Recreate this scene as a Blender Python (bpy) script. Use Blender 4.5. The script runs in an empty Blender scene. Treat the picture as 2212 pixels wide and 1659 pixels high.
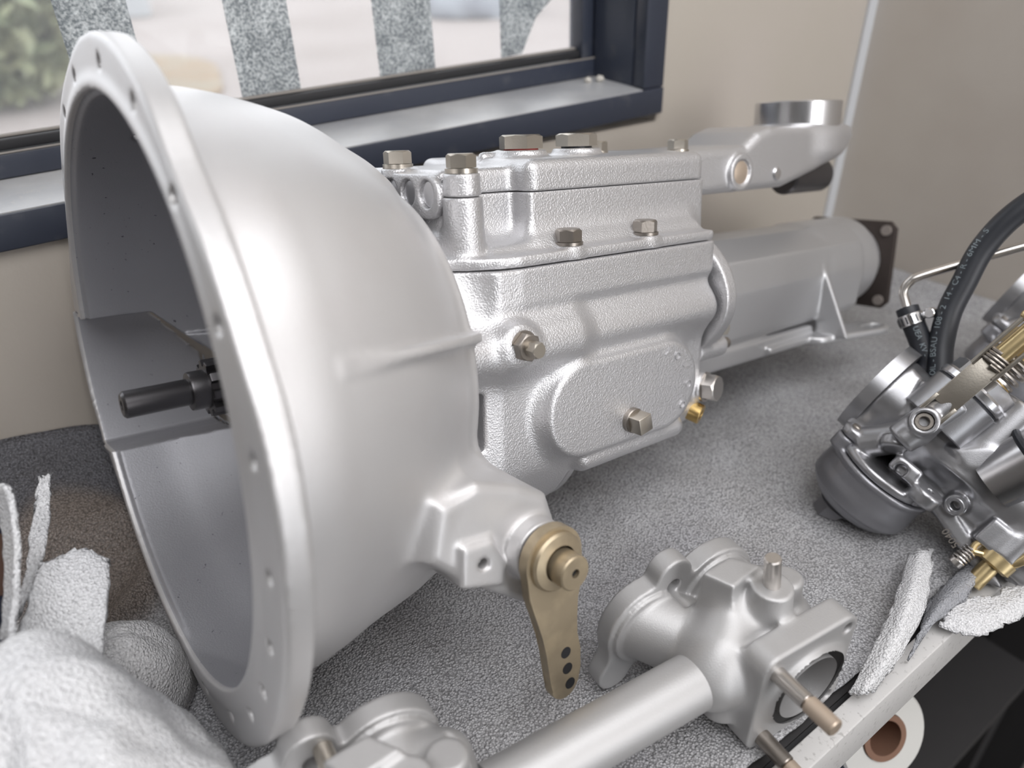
import bpy, bmesh, math, random
import numpy as np
from mathutils import Matrix, Vector, noise as mnoise

S = bpy.context.scene
COL = S.collection
random.seed(7)
PI = math.pi

# ------------------------------------------------------------------ camera, light, exposure
CAM_P = Vector((-0.04603, -0.41694, 0.42820))
yaw, pitch, roll = (math.radians(a) for a in (53.987, -32.184, -1.024))
fw = Vector((math.cos(yaw) * math.cos(pitch), math.sin(yaw) * math.cos(pitch), math.sin(pitch)))
rt = Vector((math.sin(yaw), -math.cos(yaw), 0))
up = rt.cross(fw)
c_, s_ = math.cos(roll), math.sin(roll)
rt2, up2 = rt * c_ + up * s_, up * c_ - rt * s_
cam_d = bpy.data.cameras.new('camera')
cam = bpy.data.objects.new('camera', cam_d)
COL.objects.link(cam)
m = Matrix((rt2, up2, -fw)).transposed().to_4x4()
m.translation = CAM_P
cam.matrix_world = m
cam_d.sensor_fit = 'HORIZONTAL'
cam_d.sensor_width = 36
cam_d.lens = 1660 / 2212 * 36
cam_d.clip_start = 0.01
cam_d.clip_end = 200
cam_d.dof.use_dof = True
cam_d.dof.focus_distance = 0.50
cam_d.dof.aperture_fstop = 4.2
S.camera = cam

S.view_settings.view_transform = 'Standard'
S.view_settings.look = 'None'
S.view_settings.gamma = 1
S.view_settings.use_curve_mapping = False
S.view_settings.exposure = 0.12
try:
    S.cycles.use_denoising = True
    S.cycles.max_bounces = 8
    S.cycles.transparent_max_bounces = 12
except Exception:
    pass

W = bpy.data.worlds.new('sky')
S.world = W
W.use_nodes = True
bg = W.node_tree.nodes['Background']
bg.inputs['Color'].default_value = (0.93, 0.96, 1.0, 1)
bg.inputs['Strength'].default_value = 2.6

def area(name, loc, target, sx, sy, power, color=(1, 1, 1)):
    l = bpy.data.lights.new(name, 'AREA')
    l.shape = 'RECTANGLE'
    l.size, l.size_y = sx, sy
    l.energy = power
    l.color = color
    o = bpy.data.objects.new(name, l)
    COL.objects.link(o)
    o.location = loc
    o.rotation_euler = (Vector(target) - Vector(loc)).to_track_quat('-Z', 'Y').to_euler()
    return o

# daylight of the open doorway behind the camera, and an unseen overhead panel added to brighten the tops
area('doorway_daylight', (0.70, -2.6, 1.05), (0.35, 0, 0.1), 1.6, 1.2, 30, (1.0, 0.975, 0.975))
area('overhead_fill_light', (0.15, -0.75, 1.45), (0.12, -0.25, 0), 1.9, 0.9, 21, (0.98, 0.98, 1.0))

# ------------------------------------------------------------------ materials
def mat(name, color, rough=0.5, metal=0.0, bump=None, vary=None, spec=None, coat=0.0):
    """bump = (kind, scale, strength, distance); vary = (scale, colour2, lo, hi)"""
    M = bpy.data.materials.new(name)
    M.use_nodes = True
    nt = M.node_tree
    b = nt.nodes['Principled BSDF']
    b.inputs['Base Color'].default_value = (*color, 1)
    b.inputs['Roughness'].default_value = rough
    b.inputs['Metallic'].default_value = metal
    if spec is not None:
        b.inputs['Specular IOR Level'].default_value = spec
    if coat:
        b.inputs['Coat Weight'].default_value = coat
    tc = nt.nodes.new('ShaderNodeTexCoord')
    if vary:
        for vv in (vary if isinstance(vary, list) else [vary]):
            n = nt.nodes.new('ShaderNodeTexNoise')
            n.inputs['Scale'].default_value = vv[0]
            n.inputs['Detail'].default_value = 4
            nt.links.new(tc.outputs['Object'], n.inputs['Vector'])
            r = nt.nodes.new('ShaderNodeMapRange')
            r.inputs['From Min'].default_value = vv[2]
            r.inputs['From Max'].default_value = vv[3]
            nt.links.new(n.outputs['Fac'], r.inputs['Value'])
            x = nt.nodes.new('ShaderNodeMix')
            x.data_type = 'RGBA'
            if b.inputs['Base Color'].is_linked:
                nt.links.new(b.inputs['Base Color'].links[0].from_socket, x.inputs[6])
            else:
                x.inputs[6].default_value = (*color, 1)
            x.inputs[7].default_value = (*vv[1], 1)
            nt.links.new(r.outputs['Result'], x.inputs[0])
            nt.links.new(x.outputs[2], b.inputs['Base Color'])
    if bump:
        prev = None
        for (kind, sc, st, dist) in (bump if isinstance(bump, list) else [bump]):
            if kind == 'noise':
                n = nt.nodes.new('ShaderNodeTexNoise')
                n.inputs['Detail'].default_value = 2
                out = n.outputs['Fac']
            else:
                n = nt.nodes.new('ShaderNodeTexVoronoi')
                out = n.outputs['Distance']
            n.inputs['Scale'].default_value = sc
            nt.links.new(tc.outputs['Object'], n.inputs['Vector'])
            bn = nt.nodes.new('ShaderNodeBump')
            bn.inputs['Strength'].default_value = st
            bn.inputs['Distance'].default_value = dist
            if kind == 'voronoi':
                bn.invert = True
            nt.links.new(out, bn.inputs['Height'])
            if prev:
                nt.links.new(prev.outputs['Normal'], bn.inputs['Normal'])
            prev = bn
        nt.links.new(prev.outputs['Normal'], b.inputs['Normal'])
    return M

SILVER = mat('silver_painted_casting', (0.615, 0.61, 0.62), 0.40, 0.80, ('noise', 900, 0.75, 0.0006))
RAWCAST_SHADED = mat('raw_cast_alloy_shaded', (0.40, 0.40, 0.425), 0.5, 0.6, ('noise', 900, 0.4, 0.0003), [(260, (0.10, 0.10, 0.11), 0.70, 0.76)])
BELLSILV = mat('silver_painted_bell', (0.62, 0.612, 0.614), 0.47, 0.66,
               ('noise', 700, 0.22, 0.0004), (28, (0.60, 0.585, 0.585), 0.45, 0.75))
TAILSILV = mat('silver_painted_tail', (0.56, 0.56, 0.57), 0.4, 0.75, ('noise', 600, 0.4, 0.0003))
MANI = mat('bead_blasted_aluminium', (0.49, 0.485, 0.485), 0.52, 0.62, ('noise', 1200, 0.3, 0.0003))
CARB = mat('carburettor_alloy', (0.40, 0.40, 0.415), 0.33, 0.85, ('noise', 1500, 0.25, 0.0002))
BOWL = mat('float_bowl_alloy', (0.30, 0.30, 0.32), 0.42, 0.8, ('noise', 1500, 0.2, 0.0002))
MACH = mat('machined_aluminium', (0.78, 0.78, 0.80), 0.25, 1.0, ('noise', 300, 0.1, 0.0002))
ZINC = mat('zinc_plated_steel', (0.52, 0.48, 0.42), 0.33, 0.95, ('noise', 700, 0.25, 0.0002))
DKZINC = mat('dull_plated_steel', (0.33, 0.30, 0.27), 0.38, 0.95, ('noise', 700, 0.3, 0.0002))
STEEL = mat('bright_steel', (0.62, 0.59, 0.56), 0.3, 1.0, ('noise', 500, 0.15, 0.0002))
DKSTEEL = mat('oiled_dark_steel', (0.13, 0.125, 0.13), 0.35, 0.9)
CADGOLD = mat('gold_passivated_steel', (0.62, 0.49, 0.27), 0.32, 0.85, ('noise', 400, 0.15, 0.0002))
LEVERM = mat('olive_passivated_lever', (0.40, 0.33, 0.23), 0.38, 0.7, ('noise', 500, 0.2, 0.0002),
             (60, (0.50, 0.41, 0.28), 0.45, 0.7))
BRASS = mat('brass', (0.60, 0.42, 0.17), 0.3, 1.0)
TANPLUG = mat('tan_core_plug', (0.55, 0.45, 0.36), 0.4, 0.6)
RUST = mat('dark_rusty_steel', (0.045, 0.034, 0.030), 0.7, 0.2, ('noise', 200, 0.4, 0.0006))
RUBBER = mat('black_rubber', (0.018, 0.020, 0.026), 0.45, 0.0, ('noise', 900, 0.2, 0.0002))
PRINT = mat('grey_hose_print', (0.22, 0.26, 0.28), 0.6)
CLAMPM = mat('clamp_steel', (0.75, 0.75, 0.76), 0.2, 1.0)
HOLEDK = mat('dark_bore', (0.01, 0.01, 0.012), 0.8)
REDSEAL = mat('red_seal', (0.35, 0.05, 0.04), 0.6)
WALLM = mat('cream_wall_panel', (0.445, 0.405, 0.352), 0.55, 0.0,
            [('noise', 260, 0.25, 0.0006), ('noise', 12, 0.25, 0.003)], (5, (0.455, 0.41, 0.365), 0.4, 0.7))
WALLR = mat('cream_end_panel', (0.53, 0.49, 0.445), 0.55, 0.0, ('noise', 12, 0.25, 0.003),
            (9, (0.50, 0.455, 0.41), 0.42, 0.7))
DARKW = mat('dark_unseen_wall', (0.16, 0.15, 0.14), 0.7, 0.0, ('noise', 12, 0.25, 0.003))  # unseen walls, toned dark to keep bounce light out of the bell
TRIMM = mat('grey_plastic_trim', (0.55, 0.56, 0.58), 0.35)
FRAME = mat('dark_blue_grey_frame', (0.030, 0.036, 0.055), 0.38, 0.0, ('noise', 420, 0.12, 0.0003),
            (55, (0.065, 0.07, 0.085), 0.58, 0.8), spec=0.6)
SILLM = mat('dusty_frame_sill', (0.34, 0.345, 0.36), 0.36, 0.0, ('noise', 800, 0.3, 0.0003),
            [(9, (0.50, 0.50, 0.50), 0.4, 0.6), (260, (0.42, 0.41, 0.40), 0.55, 0.75)], spec=0.9)
GASKET = mat('black_window_seal', (0.02, 0.02, 0.022), 0.6)
DIRT_GLINT = mat('grey_dust_and_glint', (0.26, 0.24, 0.22), 0.9)
BENCH = mat('dark_bench_board', (0.035, 0.033, 0.034), 0.6, 0.0, ('noise', 100, 0.3, 0.001))
EDGE = mat('pale_bench_edging', (0.58, 0.57, 0.56), 0.5, 0.0, ('noise', 400, 0.2, 0.0004),
           (300, (0.40, 0.39, 0.38), 0.6, 0.72))
FLOORM = mat('dark_floor', (0.02, 0.019, 0.018), 0.7, 0.0, ('noise', 20, 0.3, 0.002))
CEILM = mat('white_ceiling', (0.7, 0.7, 0.68), 0.8, 0.0, ('noise', 60, 0.2, 0.001))
FILM = mat('white_film_roll', (0.62, 0.61, 0.58), 0.3)
CARD = mat('brown_cardboard', (0.22, 0.12, 0.08), 0.8, 0.0, ('noise', 300, 0.3, 0.0005))
BLUE = mat('blue_cloth', (0.012, 0.030, 0.095), 0.8, 0.0, ('noise', 500, 0.4, 0.0006))
GREYB = mat('grey_putty', (0.25, 0.22, 0.2), 0.6)
NAVY = mat('navy_paint', (0.015, 0.018, 0.035), 0.4)
BROWNP = mat('brown_paint', (0.10, 0.055, 0.04), 0.5)
CRUMB = mat('pale_crumb', (0.6, 0.57, 0.52), 0.9)
PAVE = mat('pink_grey_paving', (0.275, 0.243, 0.23), 0.9, 0.0, None, (0.35, (0.225, 0.195, 0.18), 0.42, 0.7))
LEAF = mat('leaf', (0.16, 0.19, 0.11), 0.6, 0.0, None, (3.0, (0.26, 0.27, 0.16), 0.4, 0.65))
BARK = mat('bark', (0.2, 0.15, 0.1), 0.9)
SAND = mat('dry_grass_verge', (0.24, 0.175, 0.115), 0.9, 0.0, None, (3, (0.24, 0.21, 0.16), 0.4, 0.7))
BLOBM = mat('pale_grey_blob', (0.30, 0.32, 0.35), 0.7, 0.0, None, (1.2, (0.20, 0.21, 0.24), 0.42, 0.65))
POST = mat('white_painted_post', (0.36, 0.37, 0.38), 0.5)

def foam_mat(name, col, col2, trans, mod=0.35, sc=600):
    M = mat(name, col, 0.27, 0.0, [('noise', 30, 0.4, 0.004), ('noise', sc * 1.6, 0.9, 0.0012), ('voronoi', sc, 0.9, 0.0012)],
            [(14, col2, 0.42, 0.68)], spec=0.75)
    b = M.node_tree.nodes['Principled BSDF']
    nt = M.node_tree
    # trapped-bubble speckle: lighter cells and darker rims
    tc = [n for n in nt.nodes if n.type == 'TEX_COORD'][0]
    v = nt.nodes.new('ShaderNodeTexVoronoi')
    v.inputs['Scale'].default_value = sc
    nt.links.new(tc.outputs['Object'], v.inputs['Vector'])
    r = nt.nodes.new('ShaderNodeMapRange')
    r.inputs['From Min'].default_value = 0.0
    r.inputs['From Max'].default_value = 0.75
    r.inputs['To Min'].default_value = 1 + 0.36 * mod
    r.inputs['To Max'].default_value = 1 - 0.48 * mod
    nt.links.new(v.outputs['Distance'], r.inputs['Value'])
    mul = nt.nodes.new('ShaderNodeMix')
    mul.data_type = 'RGBA'
    mul.blend_type = 'MULTIPLY'
    mul.inputs[0].default_value = 1
    nt.links.new(b.inputs['Base Color'].links[0].from_socket, mul.inputs[6])
    nt.links.new(r.outputs['Result'], mul.inputs[7])
    nt.links.new(mul.outputs[2], b.inputs['Base Color'])
    if trans:
        tr = nt.nodes.new('ShaderNodeBsdfTranslucent')
        tr.inputs['Color'].default_value = (0.8, 0.8, 0.82, 1)
        mx = nt.nodes.new('ShaderNodeMixShader')
        mx.inputs['Fac'].default_value = trans
        out = nt.nodes['Material Output']
        nt.links.new(b.outputs['BSDF'], mx.inputs[1])
        nt.links.new(tr.outputs['BSDF'], mx.inputs[2])
        nt.links.new(mx.outputs['Shader'], out.inputs['Surface'])
    return M

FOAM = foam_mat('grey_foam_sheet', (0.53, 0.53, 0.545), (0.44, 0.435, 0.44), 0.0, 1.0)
FOAMW = foam_mat('white_foam', (0.93, 0.93, 0.94), (0.88, 0.88, 0.90), 0.12)
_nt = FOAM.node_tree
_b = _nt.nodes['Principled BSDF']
_a = _nt.nodes.new('ShaderNodeVertexColor'); _a.layer_name = 'shade_and_show_through'
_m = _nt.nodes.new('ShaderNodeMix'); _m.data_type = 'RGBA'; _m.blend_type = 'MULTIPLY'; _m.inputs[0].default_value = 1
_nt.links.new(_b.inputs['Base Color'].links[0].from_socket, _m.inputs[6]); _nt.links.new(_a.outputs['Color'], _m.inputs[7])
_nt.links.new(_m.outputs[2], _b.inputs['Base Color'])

# glass: clear pane with a light film of dust
GLASS = bpy.data.materials.new('dusty_glass')
GLASS.use_nodes = True
nt = GLASS.node_tree
nt.nodes.clear()
o_ = nt.nodes.new('ShaderNodeOutputMaterial')
tr_ = nt.nodes.new('ShaderNodeBsdfTransparent')
gl_ = nt.nodes.new('ShaderNodeBsdfGlossy')
gl_.inputs['Roughness'].default_value = 0.02
df_ = nt.nodes.new('ShaderNodeBsdfTranslucent')
df_.inputs['Color'].default_value = (0.8, 0.8, 0.8, 1)
fr_ = nt.nodes.new('ShaderNodeFresnel')
fr_.inputs['IOR'].default_value = 1.25
m1 = nt.nodes.new('ShaderNodeMixShader')
m2 = nt.nodes.new('ShaderNodeMixShader')
m1.inputs[0].default_value = 0.06
nt.links.new(tr_.outputs[0], m1.inputs[1])
nt.links.new(df_.outputs[0], m1.inputs[2])
nt.links.new(fr_.outputs[0], m2.inputs[0])
nt.links.new(m1.outputs[0], m2.inputs[1])
nt.links.new(gl_.outputs[0], m2.inputs[2])
nt.links.new(m2.outputs[0], o_.inputs[0])

# textured frosted strip stuck on the glass
FROST = bpy.data.materials.new('frosted_film')
FROST.use_nodes = True
nt = FROST.node_tree
b = nt.nodes['Principled BSDF']
b.inputs['Roughness'].default_value = 0.35
tc = nt.nodes.new('ShaderNodeTexCoord')
n1 = nt.nodes.new('ShaderNodeTexNoise'); n1.inputs['Scale'].default_value = 420; n1.inputs['Detail'].default_value = 3
n2 = nt.nodes.new('ShaderNodeTexNoise'); n2.inputs['Scale'].default_value = 40
nt.links.new(tc.outputs['Object'], n1.inputs['Vector']); nt.links.new(tc.outputs['Object'], n2.inputs['Vector'])
ad = nt.nodes.new('ShaderNodeMath'); ad.operation = 'MULTIPLY_ADD'; ad.inputs[1].default_value = 0.75
nt.links.new(n1.outputs['Fac'], ad.inputs[0])
h_ = nt.nodes.new('ShaderNodeMath'); h_.operation = 'MULTIPLY'; h_.inputs[1].default_value = 0.25
nt.links.new(n2.outputs['Fac'], h_.inputs[0]); nt.links.new(h_.outputs[0], ad.inputs[2])
rp = nt.nodes.new('ShaderNodeValToRGB')
rp.color_ramp.elements[0].position = 0.40; rp.color_ramp.elements[0].color = (0.22, 0.245, 0.26, 1)
rp.color_ramp.elements[1].position = 0.66; rp.color_ramp.elements[1].color = (0.78, 0.80, 0.80, 1)
nt.links.new(ad.outputs[0], rp.inputs[0]); nt.links.new(rp.outputs[0], b.inputs['Base Color'])
bp = nt.nodes.new('ShaderNodeBump'); bp.inputs['Strength'].default_value = 0.7; bp.inputs['Distance'].default_value = 0.001
nt.links.new(n1.outputs['Fac'], bp.inputs['Height']); nt.links.new(bp.outputs[0], b.inputs['Normal'])
tl = nt.nodes.new('ShaderNodeBsdfTranslucent'); nt.links.new(rp.outputs[0], tl.inputs['Color'])
tp = nt.nodes.new('ShaderNodeBsdfTransparent')
x1 = nt.nodes.new('ShaderNodeMixShader'); x1.inputs[0].default_value = 0.55
x2 = nt.nodes.new('ShaderNodeMixShader'); x2.inputs[0].default_value = 0.18
nt.links.new(b.outputs[0], x1.inputs[1]); nt.links.new(tl.outputs[0], x1.inputs[2])
nt.links.new(x1.outputs[0], x2.inputs[1]); nt.links.new(tp.outputs[0], x2.inputs[2])
nt.links.new(x2.outputs[0], nt.nodes['Material Output'].inputs['Surface'])

# ------------------------------------------------------------------ object helpers
def tag(o, label=None, cat=None, group=None, kind=None):
    if label: o['label'] = label
    if cat: o['category'] = cat
    if group: o['group'] = group
    if kind: o['kind'] = kind
    return o

def empty(name, mtx):
    o = bpy.data.objects.new(name, None)
    COL.objects.link(o)
    o.empty_display_size = 0.02
    o.matrix_world = mtx
    return o

def link(name, me, material, parent=None):
    if material:
        me.materials.clear()
        me.materials.append(material)
    o = bpy.data.objects.new(name, me)
    COL.objects.link(o)
    if parent:
        o.parent = parent
    return o

def from_bm(name, bm, material, parent=None, smooth=35):
    bmesh.ops.recalc_face_normals(bm, faces=bm.faces)
    me = bpy.data.meshes.new(name)
    bm.to_mesh(me)
    bm.free()
    if smooth:
        me.polygons.foreach_set('use_smooth', [True] * len(me.polygons))
        try:
            me.set_sharp_from_angle(angle=math.radians(smooth))
        except Exception:
            pass
    return link(name, me, material, parent)

def basis(z, x=None):
    z = Vector(z).normalized()
    if x is None:
        x = Vector((0, 0, 1)) if abs(z.z) < 0.9 else Vector((1, 0, 0))
    x = Vector(x)
    x = (x - z * x.dot(z)).normalized()
    y = z.cross(x)
    return Matrix((x, y, z)).transposed().to_4x4()

def lathe(bm, prof, origin, axis, seg=32, x=None, close=True, phase=0.0):
    """prof: list of (radius, height along axis)"""
    M = Matrix.Translation(Vector(origin)) @ basis(axis, x)
    rings = []
    for r, h in prof:
        if r <= 1e-7:
            rings.append([bm.verts.new(M @ Vector((0, 0, h)))])
        else:
            rings.append([bm.verts.new(M @ Vector((r * math.cos(phase + 2 * PI * i / seg),
                                                   r * math.sin(phase + 2 * PI * i / seg), h))) for i in range(seg)])
    for a, b_ in zip(rings, rings[1:]):
        for i in range(seg):
            j = (i + 1) % seg
            f = [a[i % len(a)], a[j % len(a)], b_[j % len(b_)], b_[i % len(b_)]]
            f2 = []
            for v in f:
                if v not in f2: f2.append(v)
            if len(f2) > 2:
                bm.faces.new(f2)
    if close:
        for rg in (rings[0], rings[-1]):
            if len(rg) > 2:
                bm.faces.new(rg)

def cyl(bm, a, b_, r, seg=24, ch=0.0, r2=None):
    a, b_ = Vector(a), Vector(b_)
    L = (b_ - a).length
    r2 = r if r2 is None else r2
    if ch:
        prof = [(0, 0), (r - ch, 0), (r, ch), (r2, L - ch), (r2 - ch, L), (0, L)]
    else:
        prof = [(0, 0), (r, 0), (r2, L), (0, L)]
    lathe(bm, prof, a, b_ - a, seg)

def tube_ring(bm, a, b_, ro, ri, seg=32, ch=0.0005):
    a, b_ = Vector(a), Vector(b_)
    L = (b_ - a).length
    lathe(bm, [(ri, 0), (ro - ch, 0), (ro, ch), (ro, L - ch), (ro - ch, L), (ri + ch, L), (ri, L - ch), (ri, 0)],
          a, b_ - a, seg, close=False)

def hexhead(bm, base, axis, af, h, x=None, washer=0.0018, phase=0.0):
    R = af / math.sqrt(3)
    M = Matrix.Translation(Vector(base)) @ basis(axis, x)
    z0 = washer
    if washer:
        lathe(bm, [(0, 0), (R * 1.08, 0), (R * 1.08, washer * 0.9), (0, washer * 0.9)], base, axis, 28, x)
    def ring(r, z):
        return [bm.verts.new(M @ Vector((r * math.cos(phase + i * PI / 3), r * math.sin(phase + i * PI / 3), z))) for i in range(6)]
    def ring12(r6, rm, z6, zm):
        out = []
        for i in range(6):
            a = phase + i * PI / 3
            out.append(bm.verts.new(M @ Vector((r6 * math.cos(a), r6 * math.sin(a), z6))))
            a += PI / 6
            out.append(bm.verts.new(M @ Vector((rm * math.cos(a), rm * math.sin(a), zm))))
        return out
    cs = math.cos(PI / 6)
    r0 = ring12(R, R * cs, z0, z0)
    r1 = ring12(R, R * cs, z0 + h * 0.84, z0 + h * 0.95)
    r2 = ring12(R * 0.84, R * 0.84, z0 + h, z0 + h)
    for a, b_ in ((r0, r1), (r1, r2)):
        for i in range(12):
            j = (i + 1) % 12
            bm.faces.new((a[i], a[j], b_[j], b_[i]))
    bm.faces.new(r0)
    bm.faces.new(r2)

def boxbm(bm, lo, hi, M=None, bev=0.0):
    lo, hi = Vector(lo), Vector(hi)
    vs = []
    for x in (lo.x, hi.x):
        for y in (lo.y, hi.y):
            for z in (lo.z, hi.z):
                v = Vector((x, y, z))
                vs.append(bm.verts.new(M @ v if M else v))
    fs = [(0, 1, 3, 2), (4, 6, 7, 5), (0, 4, 5, 1), (2, 3, 7, 6), (0, 2, 6, 4), (1, 5, 7, 3)]
    F = [bm.faces.new([vs[i] for i in f]) for f in fs]
    if bev:
        ed = list({e for f in F for e in f.edges})
        bmesh.ops.bevel(bm, geom=ed, offset=bev, segments=3, affect='EDGES', profile=0.5)

def prism(bm, pts, plane, lo, hi, bev=0.0, M=None):
    """pts 2D outline; plane 'xy','xz','yz'; extruded along the remaining axis lo..hi"""
    def P(p, t):
        v = {'xy': (p[0], p[1], t), 'xz': (p[0], t, p[1]), 'yz': (t, p[0], p[1])}[plane]
        v = Vector(v)
        return M @ v if M else v
    a = [bm.verts.new(P(p, lo)) for p in pts]
    b_ = [bm.verts.new(P(p, hi)) for p in pts]
    n = len(pts)
    F = [bm.faces.new(a), bm.faces.new(b_)]
    for i in range(n):
        F.append(bm.faces.new((a[i], a[(i + 1) % n], b_[(i + 1) % n], b_[i])))
    if bev:
        ed = list(set(F[0].edges) | set(F[1].edges))
        bmesh.ops.bevel(bm, geom=ed, offset=bev, segments=2, affect='EDGES', profile=0.5)

def catmull(pts, n=10):
    P = [Vector(p) for p in pts]
    P = [P[0] * 2 - P[1]] + P + [P[-1] * 2 - P[-2]]
    out = []
    for i in range(1, len(P) - 2):
        for k in range(n):
            t = k / n
            a, b_, c, d = P[i - 1], P[i], P[i + 1], P[i + 2]
            out.append(0.5 * ((2 * b_) + (c - a) * t + (2 * a - 5 * b_ + 4 * c - d) * t * t + (3 * b_ - a - 3 * c + d) * t ** 3))
    out.append(P[-2])
    return out

def sweep(bm, path, r, seg=16, cap=True):
    path = [Vector(p) for p in path]
    n = len(path)
    rr = r if callable(r) else (lambda t: r)
    T = [(path[min(i + 1, n - 1)] - path[max(i - 1, 0)]).normalized() for i in range(n)]
    N = T[0].orthogonal().normalized()
    rings = []
    for i in range(n):
        N = (N - T[i] * N.dot(T[i])).normalized()
        B = T[i].cross(N)
        q = rr(i / (n - 1))
        rings.append([bm.verts.new(path[i] + (N * math.cos(2 * PI * k / seg) + B * math.sin(2 * PI * k / seg)) * q) for k in range(seg)])
    for a, b_ in zip(rings, rings[1:]):
        for i in range(seg):
            j = (i + 1) % seg
            bm.faces.new((a[i], a[j], b_[j], b_[i]))
    if cap:
        bm.faces.new(rings[0])
        bm.faces.new(rings[-1])

def text_mesh(s, size):
    cu = bpy.data.curves.new('txt', 'FONT')
    cu.body = s
    cu.size = size
    cu.align_x = 'LEFT'
    cu.resolution_u = 3
    ob = bpy.data.objects.new('txt', cu)
    COL.objects.link(ob)
    dg = bpy.context.evaluated_depsgraph_get()
    dg.update()
    me = bpy.data.meshes.new_from_object(ob.evaluated_get(dg))
    bpy.data.objects.remove(ob)
    bpy.data.curves.remove(cu)
    return me

# ------------------------------------------------------------------ castings: numpy distance fields + surface nets
f32 = np.float32
def length(*a):
    s = 0
    for q in a: s = s + q * q
    return np.sqrt(s)
def smin(a, b_, k):
    h = np.maximum(k - np.abs(a - b_), 0) / k
    return np.minimum(a, b_) - h * h * (k * 0.25)
def smax(a, b_, k):
    return -smin(-a, -b_, k)
def sbox(X, lo, hi, r=0.002):
    q = []
    for x, l, h in zip(X, lo, hi):
        q.append(np.abs(x - f32((l + h) / 2)) - f32((h - l) / 2 - r))
    o = length(*[np.maximum(a, 0) for a in q])
    i = np.minimum(np.maximum(np.maximum(q[0], q[1]), q[2]), 0)
    return o + i - f32(r)
def scyl(X, a, b_, r, rnd=0.001, r2=None):
    a = np.array(a, float); b_ = np.array(b_, float)
    L = np.linalg.norm(b_ - a); d = (b_ - a) / L
    P = [x - f32(c) for x, c in zip(X, a)]
    t = P[0] * f32(d[0]) + P[1] * f32(d[1]) + P[2] * f32(d[2])
    rad = np.sqrt(np.maximum(P[0] ** 2 + P[1] ** 2 + P[2] ** 2 - t * t, 0))
    R = r if r2 is None else r + (r2 - r) * np.clip(t / L, 0, 1)
    q0 = rad - R + f32(rnd)
    q1 = np.abs(t - f32(L / 2)) - f32(L / 2 - rnd)
    return length(np.maximum(q0, 0), np.maximum(q1, 0)) + np.minimum(np.maximum(q0, q1), 0) - f32(rnd)
def scap(X, a, b_, r, r2=None):
    a = np.array(a, float); b_ = np.array(b_, float)
    ab = b_ - a
    P = [x - f32(c) for x, c in zip(X, a)]
    t = np.clip(sum(p * f32(c) for p, c in zip(P, ab)) / f32(ab @ ab), 0, 1)
    R = r if r2 is None else r + (r2 - r) * t
    return length(*[p - t * f32(c) for p, c in zip(P, ab)]) - R
def spoly(x, y, pts):
    d = None; s = 1.0
    n = len(pts)
    j = n - 1
    for i in range(n):
        ex, ey = pts[j][0] - pts[i][0], pts[j][1] - pts[i][1]
        wx, wy = x - f32(pts[i][0]), y - f32(pts[i][1])
        t = np.clip((wx * f32(ex) + wy * f32(ey)) / f32(ex * ex + ey * ey), 0, 1)
        dd = (wx - t * f32(ex)) ** 2 + (wy - t * f32(ey)) ** 2
        d = dd if d is None else np.minimum(d, dd)
        c1 = y >= f32(pts[i][1]); c2 = y < f32(pts[j][1]); c3 = f32(ex) * wy > f32(ey) * wx
        flip = (c1 & c2 & c3) | (~c1 & ~c2 & ~c3)
        s = np.where(flip, -s, s)
        j = i
    return (s * np.sqrt(d)).astype(f32)
def sext(d2, t, lo, hi, r=0.002):
    q0 = d2 + f32(r)
    q1 = np.abs(t - f32((lo + hi) / 2)) - f32((hi - lo) / 2 - r)
    return length(np.maximum(q0, 0), np.maximum(q1, 0)) + np.minimum(np.maximum(q0, q1), 0) - f32(r)

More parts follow.
